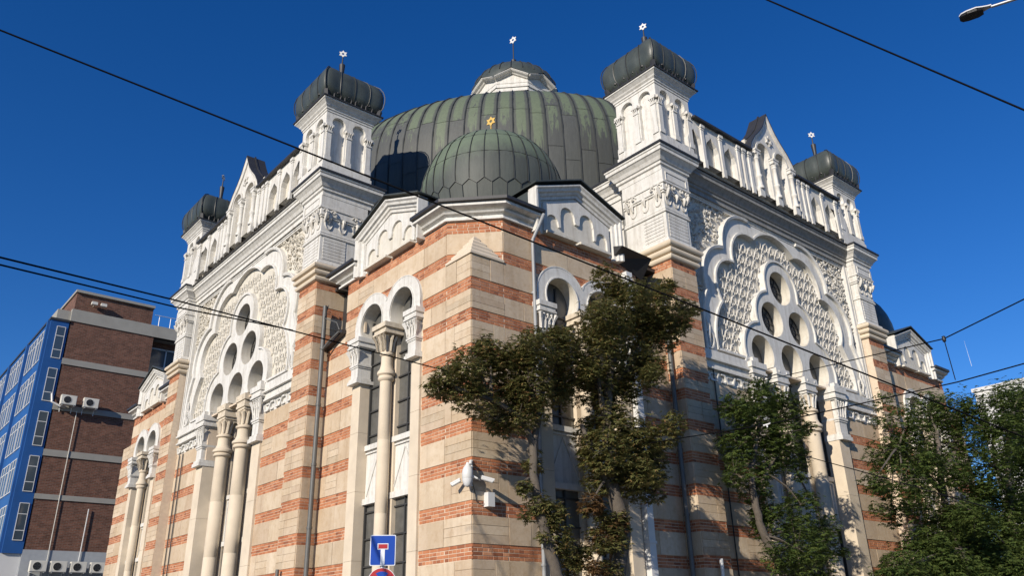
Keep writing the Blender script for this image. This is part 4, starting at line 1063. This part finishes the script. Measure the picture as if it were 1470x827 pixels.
A_CLUMPS = [(-1.42, -1.17, 6.03, 0.42), (-0.77, -1.07, 6.49, 0.49), (-0.58, -1.28, 6.76, 0.41), (0.19, -1.11, 6.73, 0.54), (0.04, -1.05, 6.06, 0.56), (-0.77, -1.28, 5.74, 0.4), (0.29, -1.64, 6.83, 0.5), (0.24, -1.56, 6.12, 0.5), (1.08, -1.54, 7.17, 0.5), (1.72, -1.16, 6.94, 0.51), (0.1, -1.38, 5.51, 0.33), (1.34, -1.19, 6.32, 0.41), (-1.71, -1.12, 5.93, 0.21), (-0.18, -1.07, 5.46, 0.25)]
A_LOW = [(0.55, -1.24, 4.7, 0.2), (0.14, -1.39, 4.24, 0.16), (0.49, -1.37, 3.95, 0.22), (0.85, -1.36, 3.78, 0.31), (1.0, -1.36, 3.34, 0.33), (1.37, -1.24, 2.98, 0.34), (0.4, -1.26, 3.76, 0.16), (1.67, -1.33, 3.11, 0.2)]
A_TRUNK = [(1.45, -1.35, 1.73), (0.97, -1.35, 2.62), (0.63, -1.35, 3.64), (0.47, -1.35, 4.34), (0.48, -1.35, 5.01), (0.62, -1.35, 5.59), (0.46, -1.35, 6.14)], [(0.48, -1.35, 5.01), (0.12, -1.35, 5.52), (-0.57, -1.35, 5.76), (-1.32, -1.35, 5.84)], [(0.58, -1.35, 5.58), (0.8, -1.35, 6.19), (1.23, -1.35, 6.87)]
B_CLUMPS = [(3.25, -1.66, 8.69, 0.55), (4.13, -1.75, 8.7, 0.54), (2.38, -1.77, 7.94, 0.56), (3.8, -1.21, 8.09, 0.67), (4.52, -1.57, 8.23, 0.47), (2.24, -1.62, 7.23, 0.52), (3.35, -1.5, 7.07, 0.61), (2.32, -1.27, 6.62, 0.49), (5.1, -1.48, 8.75, 0.39), (3.03, -1.21, 6.44, 0.47), (3.62, -1.8, 7.21, 0.38), (2.93, -1.76, 8.84, 0.32), (5.64, -1.53, 9.14, 0.25), (2.06, -1.36, 7.03, 0.3), (4.56, -1.79, 9.34, 0.24)]
B_MID = [(2.59, -1.55, 5.68, 0.51), (3.08, -1.77, 5.41, 0.49), (2.12, -1.74, 5.07, 0.5), (2.97, -1.51, 4.77, 0.58), (3.83, -1.44, 4.79, 0.35), (3.28, -1.57, 4.36, 0.31), (1.91, -1.45, 5.17, 0.26), (2.35, -1.26, 4.53, 0.33), (3.86, -1.36, 5.27, 0.38)]
B_LOW = [(1.7, -1.66, 4.0, 0.26), (2.42, -1.51, 3.6, 0.27), (1.99, -1.51, 3.31, 0.23), (1.72, -1.63, 2.77, 0.23)]
B_TRUNK = [(2.19, -1.5, 1.36), (2.43, -1.5, 2.65), (2.69, -1.5, 3.55), (2.51, -1.5, 4.37), (2.46, -1.5, 5.52), (2.65, -1.5, 6.78), (3.1, -1.5, 7.85)], [(2.72, -1.5, 3.83), (2.31, -1.5, 4.49), (1.86, -1.5, 5.16), (1.7, -1.5, 5.57)], [(2.46, -1.5, 5.52), (2.29, -1.5, 6.41), (2.32, -1.5, 7.2)], [(2.62, -1.5, 6.46), (3.38, -1.5, 7.24), (4.1, -1.5, 8.24)]
C_CLUMPS = [(8.65, -1.45, 7.33, 0.55), (7.16, -1.62, 6.66, 0.48), (9.53, -1.58, 7.12, 0.56), (8.08, -1.49, 6.55, 0.65), (8.53, -1.95, 6.15, 0.57), (7.31, -1.39, 5.84, 0.51), (8.24, -1.54, 5.66, 0.57), (9.84, -1.39, 5.96, 0.4), (6.56, -1.69, 5.03, 0.35), (7.58, -1.44, 4.83, 0.4), (10.21, -1.5, 6.65, 0.29)]
C_LOW = [(8.95, -1.87, 4.46, 0.5), (8.09, -1.57, 4.1, 0.52), (9.62, -1.74, 3.84, 0.51), (8.29, -1.98, 3.34, 0.67), (10.93, -1.42, 3.59, 0.33), (7.79, -1.39, 4.18, 0.3), (9.78, -1.51, 3.1, 0.59), (7.51, -1.89, 3.16, 0.36)]
C_TRUNK = [(8.47, -1.6, 1.35), (8.14, -1.6, 2.77), (7.59, -1.6, 3.66), (7.35, -1.6, 4.46), (7.47, -1.6, 5.3), (8.04, -1.6, 6.43)], [(7.35, -1.6, 4.46), (8.03, -1.6, 5.19), (9.03, -1.6, 6.01)]
D_CLUMPS = [(13.88, -2.72, 7.01, 0.78), (16.73, -2.34, 7.94, 0.86), (18.42, -2.43, 8.17, 0.85), (13.16, -2.28, 6.19, 0.63), (14.3, -2.56, 6.28, 0.83), (17.46, -2.14, 7.05, 0.93), (17.74, -2.8, 7.08, 0.72), (10.73, -3.0, 5.07, 0.4), (12.16, -3.05, 5.19, 0.68), (14.5, -2.83, 5.65, 0.79), (15.94, -3.06, 5.86, 0.63), (13.19, -2.12, 4.56, 0.49), (14.41, -2.39, 4.81, 0.65), (17.99, -3.07, 7.74, 0.57)]
D_TRUNK = [(15.77, -2.6, 1.54), (15.55, -2.6, 3.59), (15.62, -2.6, 4.77), (15.79, -2.6, 5.81), (16.24, -2.6, 7.14)], [(15.7, -2.6, 5.18), (14.47, -2.6, 5.88), (13.41, -2.6, 6.36)], [(15.89, -2.6, 5.82), (17.58, -2.6, 6.87), (18.41, -2.6, 7.9)]
E_CLUMPS = [(18.61, -3.88, 8.12, 0.9), (21.62, -3.51, 8.92, 0.93), (16.88, -4.04, 6.95, 0.75), (19.51, -3.72, 7.13, 0.97), (16.27, -3.92, 5.86, 0.73), (19.52, -3.39, 5.84, 0.97), (17.63, -3.29, 5.04, 0.86), (22.7, -3.54, 8.32, 1.19), (22.13, -3.24, 6.34, 1.17), (19.06, -3.48, 4.7, 0.79), (13.78, -4.06, 4.28, 0.62), (16.18, -3.43, 5.31, 0.48)]
E_TRUNK = [(18.03, -3.6, 1.5), (17.38, -3.6, 3.39), (17.85, -3.6, 5.02), (18.97, -3.6, 6.86), (20.27, -3.6, 8.2)], [(18.15, -3.6, 5.46), (17.45, -3.6, 6.03), (17.76, -3.6, 6.93)]
F_CLUMPS = [(13.29, -2.81, 3.48, 0.79), (15.24, -2.84, 4.03, 0.89), (16.82, -2.94, 3.91, 0.99), (17.51, -3.43, 3.8, 1.11), (11.28, -3.09, 2.95, 0.57), (13.29, -3.03, 2.84, 0.96), (15.89, -2.88, 2.92, 1.15), (16.34, -3.59, 2.69, 1.21), (10.31, -3.14, 2.6, 0.43), (20.87, -2.97, 3.57, 1.23)]
F_TRUNK = [(17.11, -3.2, 0.08), (15.19, -3.2, 1.54), (14.57, -3.2, 2.77), (14.53, -3.2, 3.5)]

tree('dull green tree nearest the building corner with a low lopsided crown and thin trunk', A_TRUNK, [(.13, .05), (.07, .03), (.06, .025)], [(A_CLUMPS, ML1, 1.35, .10), (A_LOW, ML1, 1.7, .10)], 1)
bt = tree('tall tree covering the right twin window with a thick trunk sprouting brown leaves', B_TRUNK, [(.24, .06), (.10, .04), (.07, .03), (.07, .03)], [([(x, y, z, r*1.15) for x, y, z, r in B_CLUMPS], ML1, 1.35, .10), ([(x, y, z, r*1.1) for x, y, z, r in B_MID], ML1, 1.35, .105), (B_LOW, ML3, 1.4, .10), ([(2.15, -1.62, 2.75, .26), (2.3, -1.7, 3.3, .25), (2.05, -1.6, 3.75, .22), (2.45, -1.65, 3.75, .2), (1.95, -1.7, 3.2, .2)], ML1, 1.3, .10)], 2)
tree('dark green rounded tree in front of the triple arched windows of the right facade', C_TRUNK, [(.15, .05), (.07, .03)], [(C_CLUMPS, ML2, 1.0, .11), (C_LOW, ML2, .95, .11)], 3)
tree('spreading green tree before the far end of the right facade, arched window showing above it', D_TRUNK, [(.17, .06), (.09, .03), (.08, .03)], [([(x, y, z, r*.95) for x, y, z, r in D_CLUMPS], ML2, .8, .115)], 4)
tree('tall green tree at the right edge with a white building showing through it', E_TRUNK, [(.16, .06), (.08, .03)], [([(x, y, z, r*.94) for x, y, z, r in E_CLUMPS], ML2, .85, .12)], 5)
tree('low dense bushy tree filling the bottom right corner', [F_TRUNK], [(.14, .07)], [([(x, y, z, r*1.05) for x, y, z, r in F_CLUMPS], ML2, 1.2, .12)], 6)
# ---------------------------------------------------------------- office block
def brickface():
    m, t, b = mat('dark_brick_wall', .9)
    g = t.nodes.new('ShaderNodeNewGeometry'); s = t.nodes.new('ShaderNodeSeparateXYZ'); t.links.new(g.outputs['Position'], s.inputs[0])
    c = t.nodes.new('ShaderNodeCombineXYZ'); t.links.new(mth(t, 'ADD', s.outputs[0], s.outputs[1]), c.inputs[0]); t.links.new(s.outputs[2], c.inputs[1])
    br = t.nodes.new('ShaderNodeTexBrick'); br.inputs['Scale'].default_value = 1; br.inputs['Brick Width'].default_value = .26; br.inputs['Row Height'].default_value = .085; br.inputs['Mortar Size'].default_value = .012
    br.inputs['Color1'].default_value = (.105, .038, .022, 1); br.inputs['Color2'].default_value = (.20, .082, .05, 1); br.inputs['Mortar'].default_value = (.17, .125, .10, 1); br.offset = .5
    t.links.new(c.outputs[0], br.inputs['Vector']); v, _ = pos(t); n = noise(t, v, 2.5, 6, .7)
    t.links.new(mixc(t, ramp(t, n, [(.4, (0, 0, 0)), (.7, (.6, .6, .6))]), br.outputs[0], (.35, .30, .27), 'MULTIPLY'), b.inputs['Base Color']); bump(t, b, br.outputs[1], -.4, .01)
    return m
MOB = brickface(); MCO = simple('concrete', (.30, .29, .26), .9, var=.2, scale=1.5, bmp=.3); MBL = simple('blue_panel', (.018, .085, .27), .4, var=.25, scale=1.2, bmp=.05)
MCOD = simple('grey_render', (.33, .35, .37), .85, var=.15); MAC = simple('cream_enamel', (.62, .60, .54), .5, var=.08, bmp=0)
def skyglass():
    m, t, b = mat('window_glass', .05); b.inputs['Base Color'].default_value = (.05, .07, .09, 1); b.inputs['Specular IOR Level'].default_value = .9; return m
MWG = skyglass()
OX, OY = -1.8, 38.0
OF = thing('office_building', 'dark brick office block with blue window bands and white frames left of the synagogue', 'office building', (0, 0, 0))
b = MBld(); b.box((-.78, OY, 6.4), (4.0, OY+14, 20.2)); b.box((4.0, OY+.9, 0), (12, OY+14, 20.2)); b.box((-.78, OY+.3, 0), (4.0, OY+14, 6.4)); b.box((-.72, OY+.05, 20.2), (3.75, OY+10, 21.3)); b.obj('wall', MOB, OF)
fl = [(20.18, 19.42), (17.1, 16.74), (14.35, 14.03), (11.78, 11.42), (9.35, 9.07)]
for t0, b0 in fl:
    q = MBld(); q.box((-.82, OY-.06, b0), (4.02 if t0 < 20 else 12, OY+.3, t0)); 
    if t0 > 20: q.box((4.02, OY-.05, b0), (12.2, OY+14, t0-.02))
    q.obj('concrete_band', MCO, OF)
q = MBld(); q.box((-.80, OY-.10, 21.28), (3.80, OY+10, 21.44)); q.obj('coping', MCO, OF)
q = MBld(); q.box((-.85, OY-.03, 4.2), (4.3, OY+.3, 6.42)); q.obj('lower_band', MCOD, OF); 
q = MBld(); q.box((-2.4, OY+.1, 4.4), (-.86, OY+30, 6.2)); q.obj('canopy', MWS, OF)
# recess with strip windows right of the brick face
for z in (17.3, 14.5, 11.8, 9.4):
    f = MBld(); 
    for x in (4.1, 5.1, 5.65, 6.7, 7.8): f.box((x, OY+.80, z), (x+.07, OY+.9, z+1.7))
    f.box((4.1, OY+.8, z), (8, OY+.9, z+.08)); f.box((4.1, OY+.8, z+1.62), (8, OY+.9, z+1.7)); fo = f.obj('window_frame', MWS, OF)
    g = MBld(); g.box((4.12, OY+.86, z+.02), (7.98, OY+.89, z+1.68)); g.obj('pane', MWG, fo)
    f = MBld(); f.box((4.0, OY+.3, z-.7), (12, OY+.9, z-.1)); f.obj('window_spandrel', MFR, OF)
# blue curtain wall : end strip towards the camera and the long face
b = MBld(); b.box((OX, OY-.03, 6.2), (-.84, OY+40, 19.3)); b.obj('blue_cladding', MBL, OF)
b = MBld(); b.box((OX-.06, OY-.09, 19.28), (-.84, OY+40, 19.42)); b.obj('roof_edge', MFR, OF)
b = MBld(); b.box((OX+.25, OY+.1, 19.42), (-.80, OY+2, 20.05)); b.obj('parapet_block', MCO, OF)
floors = [17.0, 14.45, 11.9, 9.4, 6.85]
for z in floors:
    h = 1.95; x0, x1 = OX+.36, OX+.84
    f = MBld()
    for x in (x0, x1-.03): f.box((x, OY-.07, z), (x+.03, OY-.03, z+h))
    for zz in (z, z+.5, z+h-.6, z+h-.03): f.box((x0+.03, OY-.068, zz), (x1-.03, OY-.03, zz+.04))
    fo = f.obj('window_frame', MWS, OF); g = MBld(); g.box((x0+.01, OY-.06, z+.02), (x1-.01, OY-.04, z+h-.02)); g.obj('pane', MWG, fo)
    for k in range(6):
        y0 = OY+.5+k*5.4
        for j in range(2):
            a = y0+j*2.35; f = MBld()
            for y in (a, a+.72, a+1.42, a+2.1): f.box((OX-.05, y, z+.05), (OX, y+.05, z+1.9))
            for zz in (z+.05, z+1.40, z+1.88): f.box((OX-.045, a+.05, zz), (OX, a+2.1, zz+.05))
            fo = f.obj('window_frame', MWS, OF); g = MBld(); g.box((OX-.03, a+.02, z+.07), (OX-.01, a+2.13, z+1.90)); g.obj('pane', MWG, fo)
for k in range(7):
    q = MBld(); q.box((OX-.14, OY+.1+k*5.4, 6.2), (OX, OY+.4+k*5.4, 19.25)); q.obj('pilaster_strip', MBL, OF)
q = MBld(); q.tube([(3.9, OY+.05, 20.9), (5.6, OY+.1, 20.95), (8, OY+.1, 20.95)], .02, 4)
for x in (4.2, 4.9, 5.6, 6.4): q.tube([(x, OY+.1, 20.1), (x, OY+.1, 20.95)], .02, 4)
q.obj('railing', MWS, OF)
def ac(x, z, lab, low=False):
    t = thing('air_conditioner', lab, 'air conditioner', (x, OY-.3, z), 'air conditioners on the brick office wall')
    b = MBld(); b.box((-.40, -.28, 0), (.40, .04, .56)); b.box((-.38, -.295, .02), (.38, -.28, .54)); b.obj('casing', MAC, t)
    b = MBld(); b.lathe([(.215, -.02), (.215, .012), (.20, .012), (.20, -.02)], 20, (0, 0), lambda x, y, h: (x-.08, -.295-h, .28+y)); b.obj('fan_ring', MAC, t)
    b = MBld(); b.lathe([(.2, 0), (.2, .006)], 20, (0, 0), lambda x, y, h: (x-.08, -.297-h, .28+y)); fo = b.obj('fan_opening', MBK, t)
    b = MBld()
    for i in range(5): a = 2*PI*i/5; b.add([(-.08, -.305, .28), (-.08+.17*math.cos(a), -.308, .28+.17*math.sin(a)), (-.08+.17*math.cos(a+.7), -.304, .28+.17*math.sin(a+.7))], [(0, 1, 2)])
    b.obj('fan_blades', MFR, fo)
    for x in (-.3, .3): b = MBld(); b.box((x-.02, -.26, -.05), (x+.02, .24, 0)); b.box((x-.02, .2, -.35), (x+.02, .24, -.05)); b.obj('bracket', MWS, t)
ac(-.16, 14.28, 'upper air conditioner beside the blue cladding, left of the upper pair'); ac(1.02, 14.28, 'upper air conditioner, right of the upper pair on the brick wall')
for x, l in ((-.05, 'leftmost of the lower row'), (.92, 'second from the left in the lower row'), (1.9, 'third from the left in the lower row'), (2.9, 'rightmost of the lower row, half hidden by the synagogue')): ac(x, 5.28, 'air conditioner on the grey band, '+l)
b = MBld(); b.tube([(.45, OY-.1, 14.1), (.42, OY-.08, 10), (.40, OY-.08, 6.0), (.38, OY-.08, 5.6)], .022, 5); b.obj('cable', MAC, OF)
b = MBld(); b.tube([(2.0, OY-.1, 8.7), (1.96, OY-.1, 6.2), (1.93, OY-.1, 5.7), (2.1, OY-.15, 5.5)], .03, 5); b.obj('cable', MWS, OF)
b = MBld(); b.tube([(-1.0, OY-.1, 14.9), (-.95, OY-.25, 14.4), (-.5, OY-.3, 14.2), (-.2, OY-.1, 14.25)], .06, 6); b.obj('white_duct', MWS, OF)
# floodlights on the penthouse
for x in (.1, .62): b = MBld(); b.box((x, OY-.35, 20.62), (x+.32, OY-.1, 20.80)); b.tube([(x+.16, OY-.1, 20.7), (x+.16, OY+.05, 20.6)], .02, 4); b.obj('floodlight', MAC, OF)
# ---------------------------------------------------------------- white block far right
WB = thing('white_building', 'white rendered building glimpsed through the trees at the far right', 'building', (0, 0, 0))
b = MBld(); b.box((37.0, -1.2, 0), (50, 3.3, 13.2)); b.box((36.9, -1.3, 13.2), (50.1, 3.4, 13.4)); b.obj('wall', MWS, WB)
for z in (3.2, 6.2, 9.3):
    for y in (-.6, 1.4): f = MBld(); f.box((36.96, y, z), (37, y+1.1, z+1.5)); fo = f.obj('window_frame', MFR, WB); g = MBld(); g.box((36.94, y+.06, z+.06), (36.96, y+1.04, z+1.44)); g.obj('pane', MWG, fo)
# ---------------------------------------------------------------- street furniture
def sign_prism(name, poly, m, T, d0, d1, parent): b = MBld(); b.plate(poly, [], d0, d1, T); b.plate(poly, [], d1, d0, T); return b.obj(name, m, parent)
SX, SY = -3.53, -2.46; an = math.atan2(-13.12-SY, -10.08-SX); fa = Vector((math.cos(an), math.sin(an), 0)); si = Vector((-fa.y, fa.x, 0))
Ts = lambda s, d, z: tuple(Vector((SX, SY, 0))-si*(-s)+fa*d+Vector((0, 0, z)))
MSB = simple('sign_blue', (.012, .06, .36), .35, var=.05, bmp=0); MSR = simple('sign_red', (.42, .03, .03), .35, var=.1, bmp=0); MSW = simple('sign_white', (.72, .74, .78), .4, var=.03, bmp=0); MST = simple('galvanised_steel', (.35, .36, .37), .45, .6)
sg = thing('dead_end_sign', 'square blue dead end sign on a pole below the left twin window', 'road sign', (0, 0, 0))
def rr_(w, h, c, r, n=5): 
    out = []
    for cx, cz, a in ((w/2-r, h/2-r, 0), (-w/2+r, h/2-r, 90), (-w/2+r, -h/2+r, 180), (w/2-r, -h/2+r, 270)): out += arc(cx, cz+c, r, a, a+90, n)
    return out
b = MBld(); b.tube([Ts(0, -.05, .1), Ts(0, -.05, 3.0)], .03, 10); b.obj('pole', MST, sg)
sign_prism('plate', rr_(.37, .43, 2.79, .02), MSW, Ts, -.01, .0, sg); sign_prism('blue_field', rr_(.345, .405, 2.79, .015), MSB, Ts, 0, .004, sg)
sign_prism('stem_symbol', [(-.03, 2.59), (.03, 2.59), (.03, 2.82), (-.03, 2.82)], MSW, Ts, .003, .008, sg); sign_prism('bar_border', [(-.078, 2.80), (.078, 2.80), (.078, 2.885), (-.078, 2.885)], MSW, Ts, .003, .009, sg); sign_prism('bar_symbol', [(-.066, 2.812), (.066, 2.812), (.066, 2.873), (-.066, 2.873)], MSR, Ts, .005, .012, sg)
s2 = thing('no_stopping_sign', 'round blue and red no stopping sign under the blue square one', 'road sign', (0, 0, 0)); cz = 2.345
sign_prism('plate', arc(0, cz, .205, 0, 360, 40)[:-1], MSW, Ts, -.01, .0, s2); sign_prism('red_ring', arc(0, cz, .197, 0, 360, 40)[:-1], MSR, Ts, 0, .004, s2); sign_prism('blue_field', arc(0, cz, .152, 0, 360, 40)[:-1], MSB, Ts, .003, .008, s2)
for a in (45, 135):
    c_, s_ = math.cos(R(a)), math.sin(R(a)); L, wd = .175, .022
    sign_prism('red_bar', [(L*c_-wd*s_, cz+L*s_+wd*c_), (-L*c_-wd*s_, cz-L*s_+wd*c_), (-L*c_+wd*s_, cz-L*s_-wd*c_), (L*c_+wd*s_, cz+L*s_-wd*c_)], MSR, Ts, .006, .011 + a/100000, s2)
# security cameras on the corner
CT = thing('security_camera_cluster', 'white dome camera flanked by two bullet cameras on the brick corner', 'security camera', (0, 0, 0))
b = MBld(); b.tube([(-.02, -.02, 4.88), (-.16, -.16, 4.88), (-.19, -.19, 4.80)], .035, 8); b.box((-.035, -.035, 4.35), (0.0, 0.0, 4.95)); b.tube([(.02, -.04, 4.55), (-.12, -.16, 4.56), (-.02, -.22, 4.5), (.12, -.14, 4.48)], .02, 6); b.obj('bracket', MWS, CT)
b = MBld(); b.lathe([(.03, 4.86), (.05, 4.80), (.10, 4.74), (.125, 4.66), (.128, 4.50), (.12, 4.49)], 18, (-.20, -.10)); b.obj('camera_housing', MWS, CT, smooth=50)
b = MBld(); b.lathe([(.122, 4.49), (.115, 4.43), (.085, 4.35), (.05, 4.315), (.01, 4.30)], 18, (-.20, -.10)); b.obj('camera_dome', simple('smoked_white', (.62, .62, .62), .2, var=.02, bmp=0), CT, smooth=50)
for P, Q in (((-.18, .20, 4.50), (-.30, .36, 4.40)), ((.10, -.22, 4.52), (.32, -.36, 4.44))):
    P, Q = Vector(P), Vector(Q); b = MBld(); b.tube([P, Q], .042, 10); b.tube([P+Vector((0, 0, .02)), Q+(Q-P)*.12+Vector((0, 0, .03))], .045, 6); bc = b.obj('bullet_camera', MWS, CT, smooth=40)
    b = MBld(); b.tube([Q, Q+(Q-P).normalized()*.012], .034, 10); b.obj('lens', MBK, bc)
b = MBld(); b.tube([(-.02, -.03, 4.45), (.06, -.04, 4.2), (.10, -.03, 4.02), (.2, -.03, 3.98), (.30, -.05, 4.0)], .009, 5); b.obj('cable', MFR, CT)
CT.scale = (.88, .88, .88); CT.location = (0, 0, 4.55*.12)
JB = MBld(); JB.box((.29, -.155, 3.99), (.46, -.003, 4.27)); tag(JB.obj('junction_box', MWS), 'white junction box on the right wall under the security cameras', 'junction box')
# street lamp
SL = thing('street_lamp', 'white topped street lamp head on an arm against the sky at the top right', 'street lamp', (0, 0, 0))
A_, B_, = Vector((.585, -10.43, 9.37)), Vector((.68, -10.79, 9.36)); ax = (B_-A_).normalized(); sd = Vector((ax.y, -ax.x, 0)); 
Tl = lambda s, d, z: tuple(A_+ax*s+sd*d+Vector((0, 0, z)))
sec = [(0, .03), (.03, .075), (.10, .095), (.22, .095), (.29, .06), (.36, .035), (.40, .03)]
b = MBld(); o = 0
for s, hw in sec:
    for k in range(8): a = PI*k/7; b.v.append(Tl(s, -hw*math.cos(a), .015+.055*math.sin(a)*(hw/.095)**.5+.03*s))
n = len(sec)
for i in range(n-1):
    for k in range(7): b.f.append((i*8+k, i*8+k+1, (i+1)*8+k+1, (i+1)*8+k))
    b.f.append((i*8+7, i*8, (i+1)*8, (i+1)*8+7))
b.obj('housing', MWS, SL, smooth=50)
b = MBld(); b.plate([(s, -hw*.93) for s, hw in sec[:5]]+[(s, hw*.93) for s, hw in sec[:5]][::-1], [], -.02, .014, lambda s, d, z: Tl(s, z, d+.0)); b.plate([(s, -hw*.93) for s, hw in sec[:5]]+[(s, hw*.93) for s, hw in sec[:5]][::-1], [], .014, -.02, lambda s, d, z: Tl(s, z, d+.0)); b.obj('lamp_glass', MBK, SL)
pb = Vector((1.0, -14.4, 0)); b = MBld(); b.tube([B_+ax*.02+Vector((0, 0, .02)), B_+ax*.4+Vector((0, 0, .0)), (.95, -12.4, 9.15), (.98, -14.0, 8.85), (1.0, -14.4, 8.5)], [.022, .022, .03, .035, .05], 8); b.obj('arm', MST, SL, smooth=50)
b = MBld(); b.tube([(1.0, -14.4, .1), (1.0, -14.4, 8.6)], [.10, .055], 12); b.obj('pole', MST, SL, smooth=50)
# vent stubs by the two piers
for p, l, m in (((-.62, 7.28), 'short dark pipe stub beside the left pier at the bottom edge', MPIPE), ((7.10, -.62), 'short white capped pipe stub beside the right pier at the bottom edge', MWS)):
    b = MBld(); b.tube([(p[0], p[1], .1), (p[0], p[1], 3.28 if m is MPIPE else 3.2)], .045, 10); tag(b.obj('pipe_stub', m, smooth=40), l, 'pipe')
# ---------------------------------------------------------------- overhead wires
def wire(pts, sag, r, label, n=14, ext=True):
    P = [Vector(p) for p in pts]; out = []
    for a, c in zip(P, P[1:]):
        for i in range(n): t = i/n; out.append(a+(c-a)*t-Vector((0, 0, sag*4*t*(1-t))))
    out.append(P[-1]); b = MBld(); b.tube(out, r, 5); return tag(b.obj('overhead_wire', MWI), label, 'wire', 'overhead wires')
wire([(-10.7, -3.64, 8.26), (1.88, -9.48, 3.79)], 0.0, 0.011, 'longest black wire, crossing the whole facade from the top left edge down to the right')
wire([(-10.07, -5.12, 4.87), (-7.09, -3.06, 5.65), (-1.71, -1.29, 6.18), (0.83, -0.88, 6.22)], 0.0, 0.011, 'black wire running from the left edge into the crown of the nearest tree')
wire([(-10.05, -5.12, 4.8), (-7.08, -3.06, 5.56), (-4.9, -1.75, 6.12)], 0.0, 0.01, 'second black wire at the left edge just below a parallel one')
wire([(-3.31, -8.87, 9.07), (-2.17, -11.96, 5.36)], 0.0, 0.01, 'black wire crossing the empty sky at the top right corner')
wire([(3.14, -1.51, 5.3), (2.22, -5.45, 4.85), (3.08, -8.34, 5.06), (3.57, -10.01, 5.28)], 0.0, 0.011, 'black wire from the tall tree rising to the right edge across the right facade')
wire([(8.14, -1.72, 7.56), (1.18, -8.99, 5.18), (0.69, -10.9, 5.4)], 0.0, 0.009, 'thin wire with an insulator against the sky above the far gable')
wire([(8.16, -1.73, 5.86), (2.51, -7.0, 3.78), (2.19, -8.82, 2.98)], 0.0, 0.009, 'thin wire sloping down across the far arcade into the right trees')
t_ = thing('wire_insulator', 'small dark insulator on the wire above the far gable', 'insulator', (1.18, -8.99, 5.18))
b = MBld(); b.lathe([(.008, -.05), (.022, -.04), (.028, -.01), (.02, .012), (.026, .03), (.008, .04)], 8); b.obj('insulator_body', MBK, t_, smooth=50); b = MBld(); b.tube([(0, 0, -.05), (.29, .09, -.51)], .006, 4); b.obj('dropper', MBK, t_)
for p, l in (((2.22, -5.45, 4.85), 'pale wire clamp in front of the rounded dark green tree'), ((5.36, -4.34, 4.83), 'dark wire clamp in front of the far arcade')):
    b = MBld(); q = Vector(p); b.tube([q+Vector((.02, -.06, .01)), q+Vector((-.02, .06, -.01))], .014, 6); b.tube([q, q+Vector((0, 0, -.05))], .012, 5); tag(b.obj('wire_clamp', MWS if 'pale' in l else MBK), l, 'wire clamp')
# thin vapour trail
b = MBld(); b.tube([(838, 280, 264), (842, 280.4, 238)], [.06, .22], 6); o = b.obj('vapour_trail', simple('vapour', (.55, .62, .72), 1, bmp=0)); tag(o, 'short thin white vapour trail in the sky above the right trees', 'vapour trail')
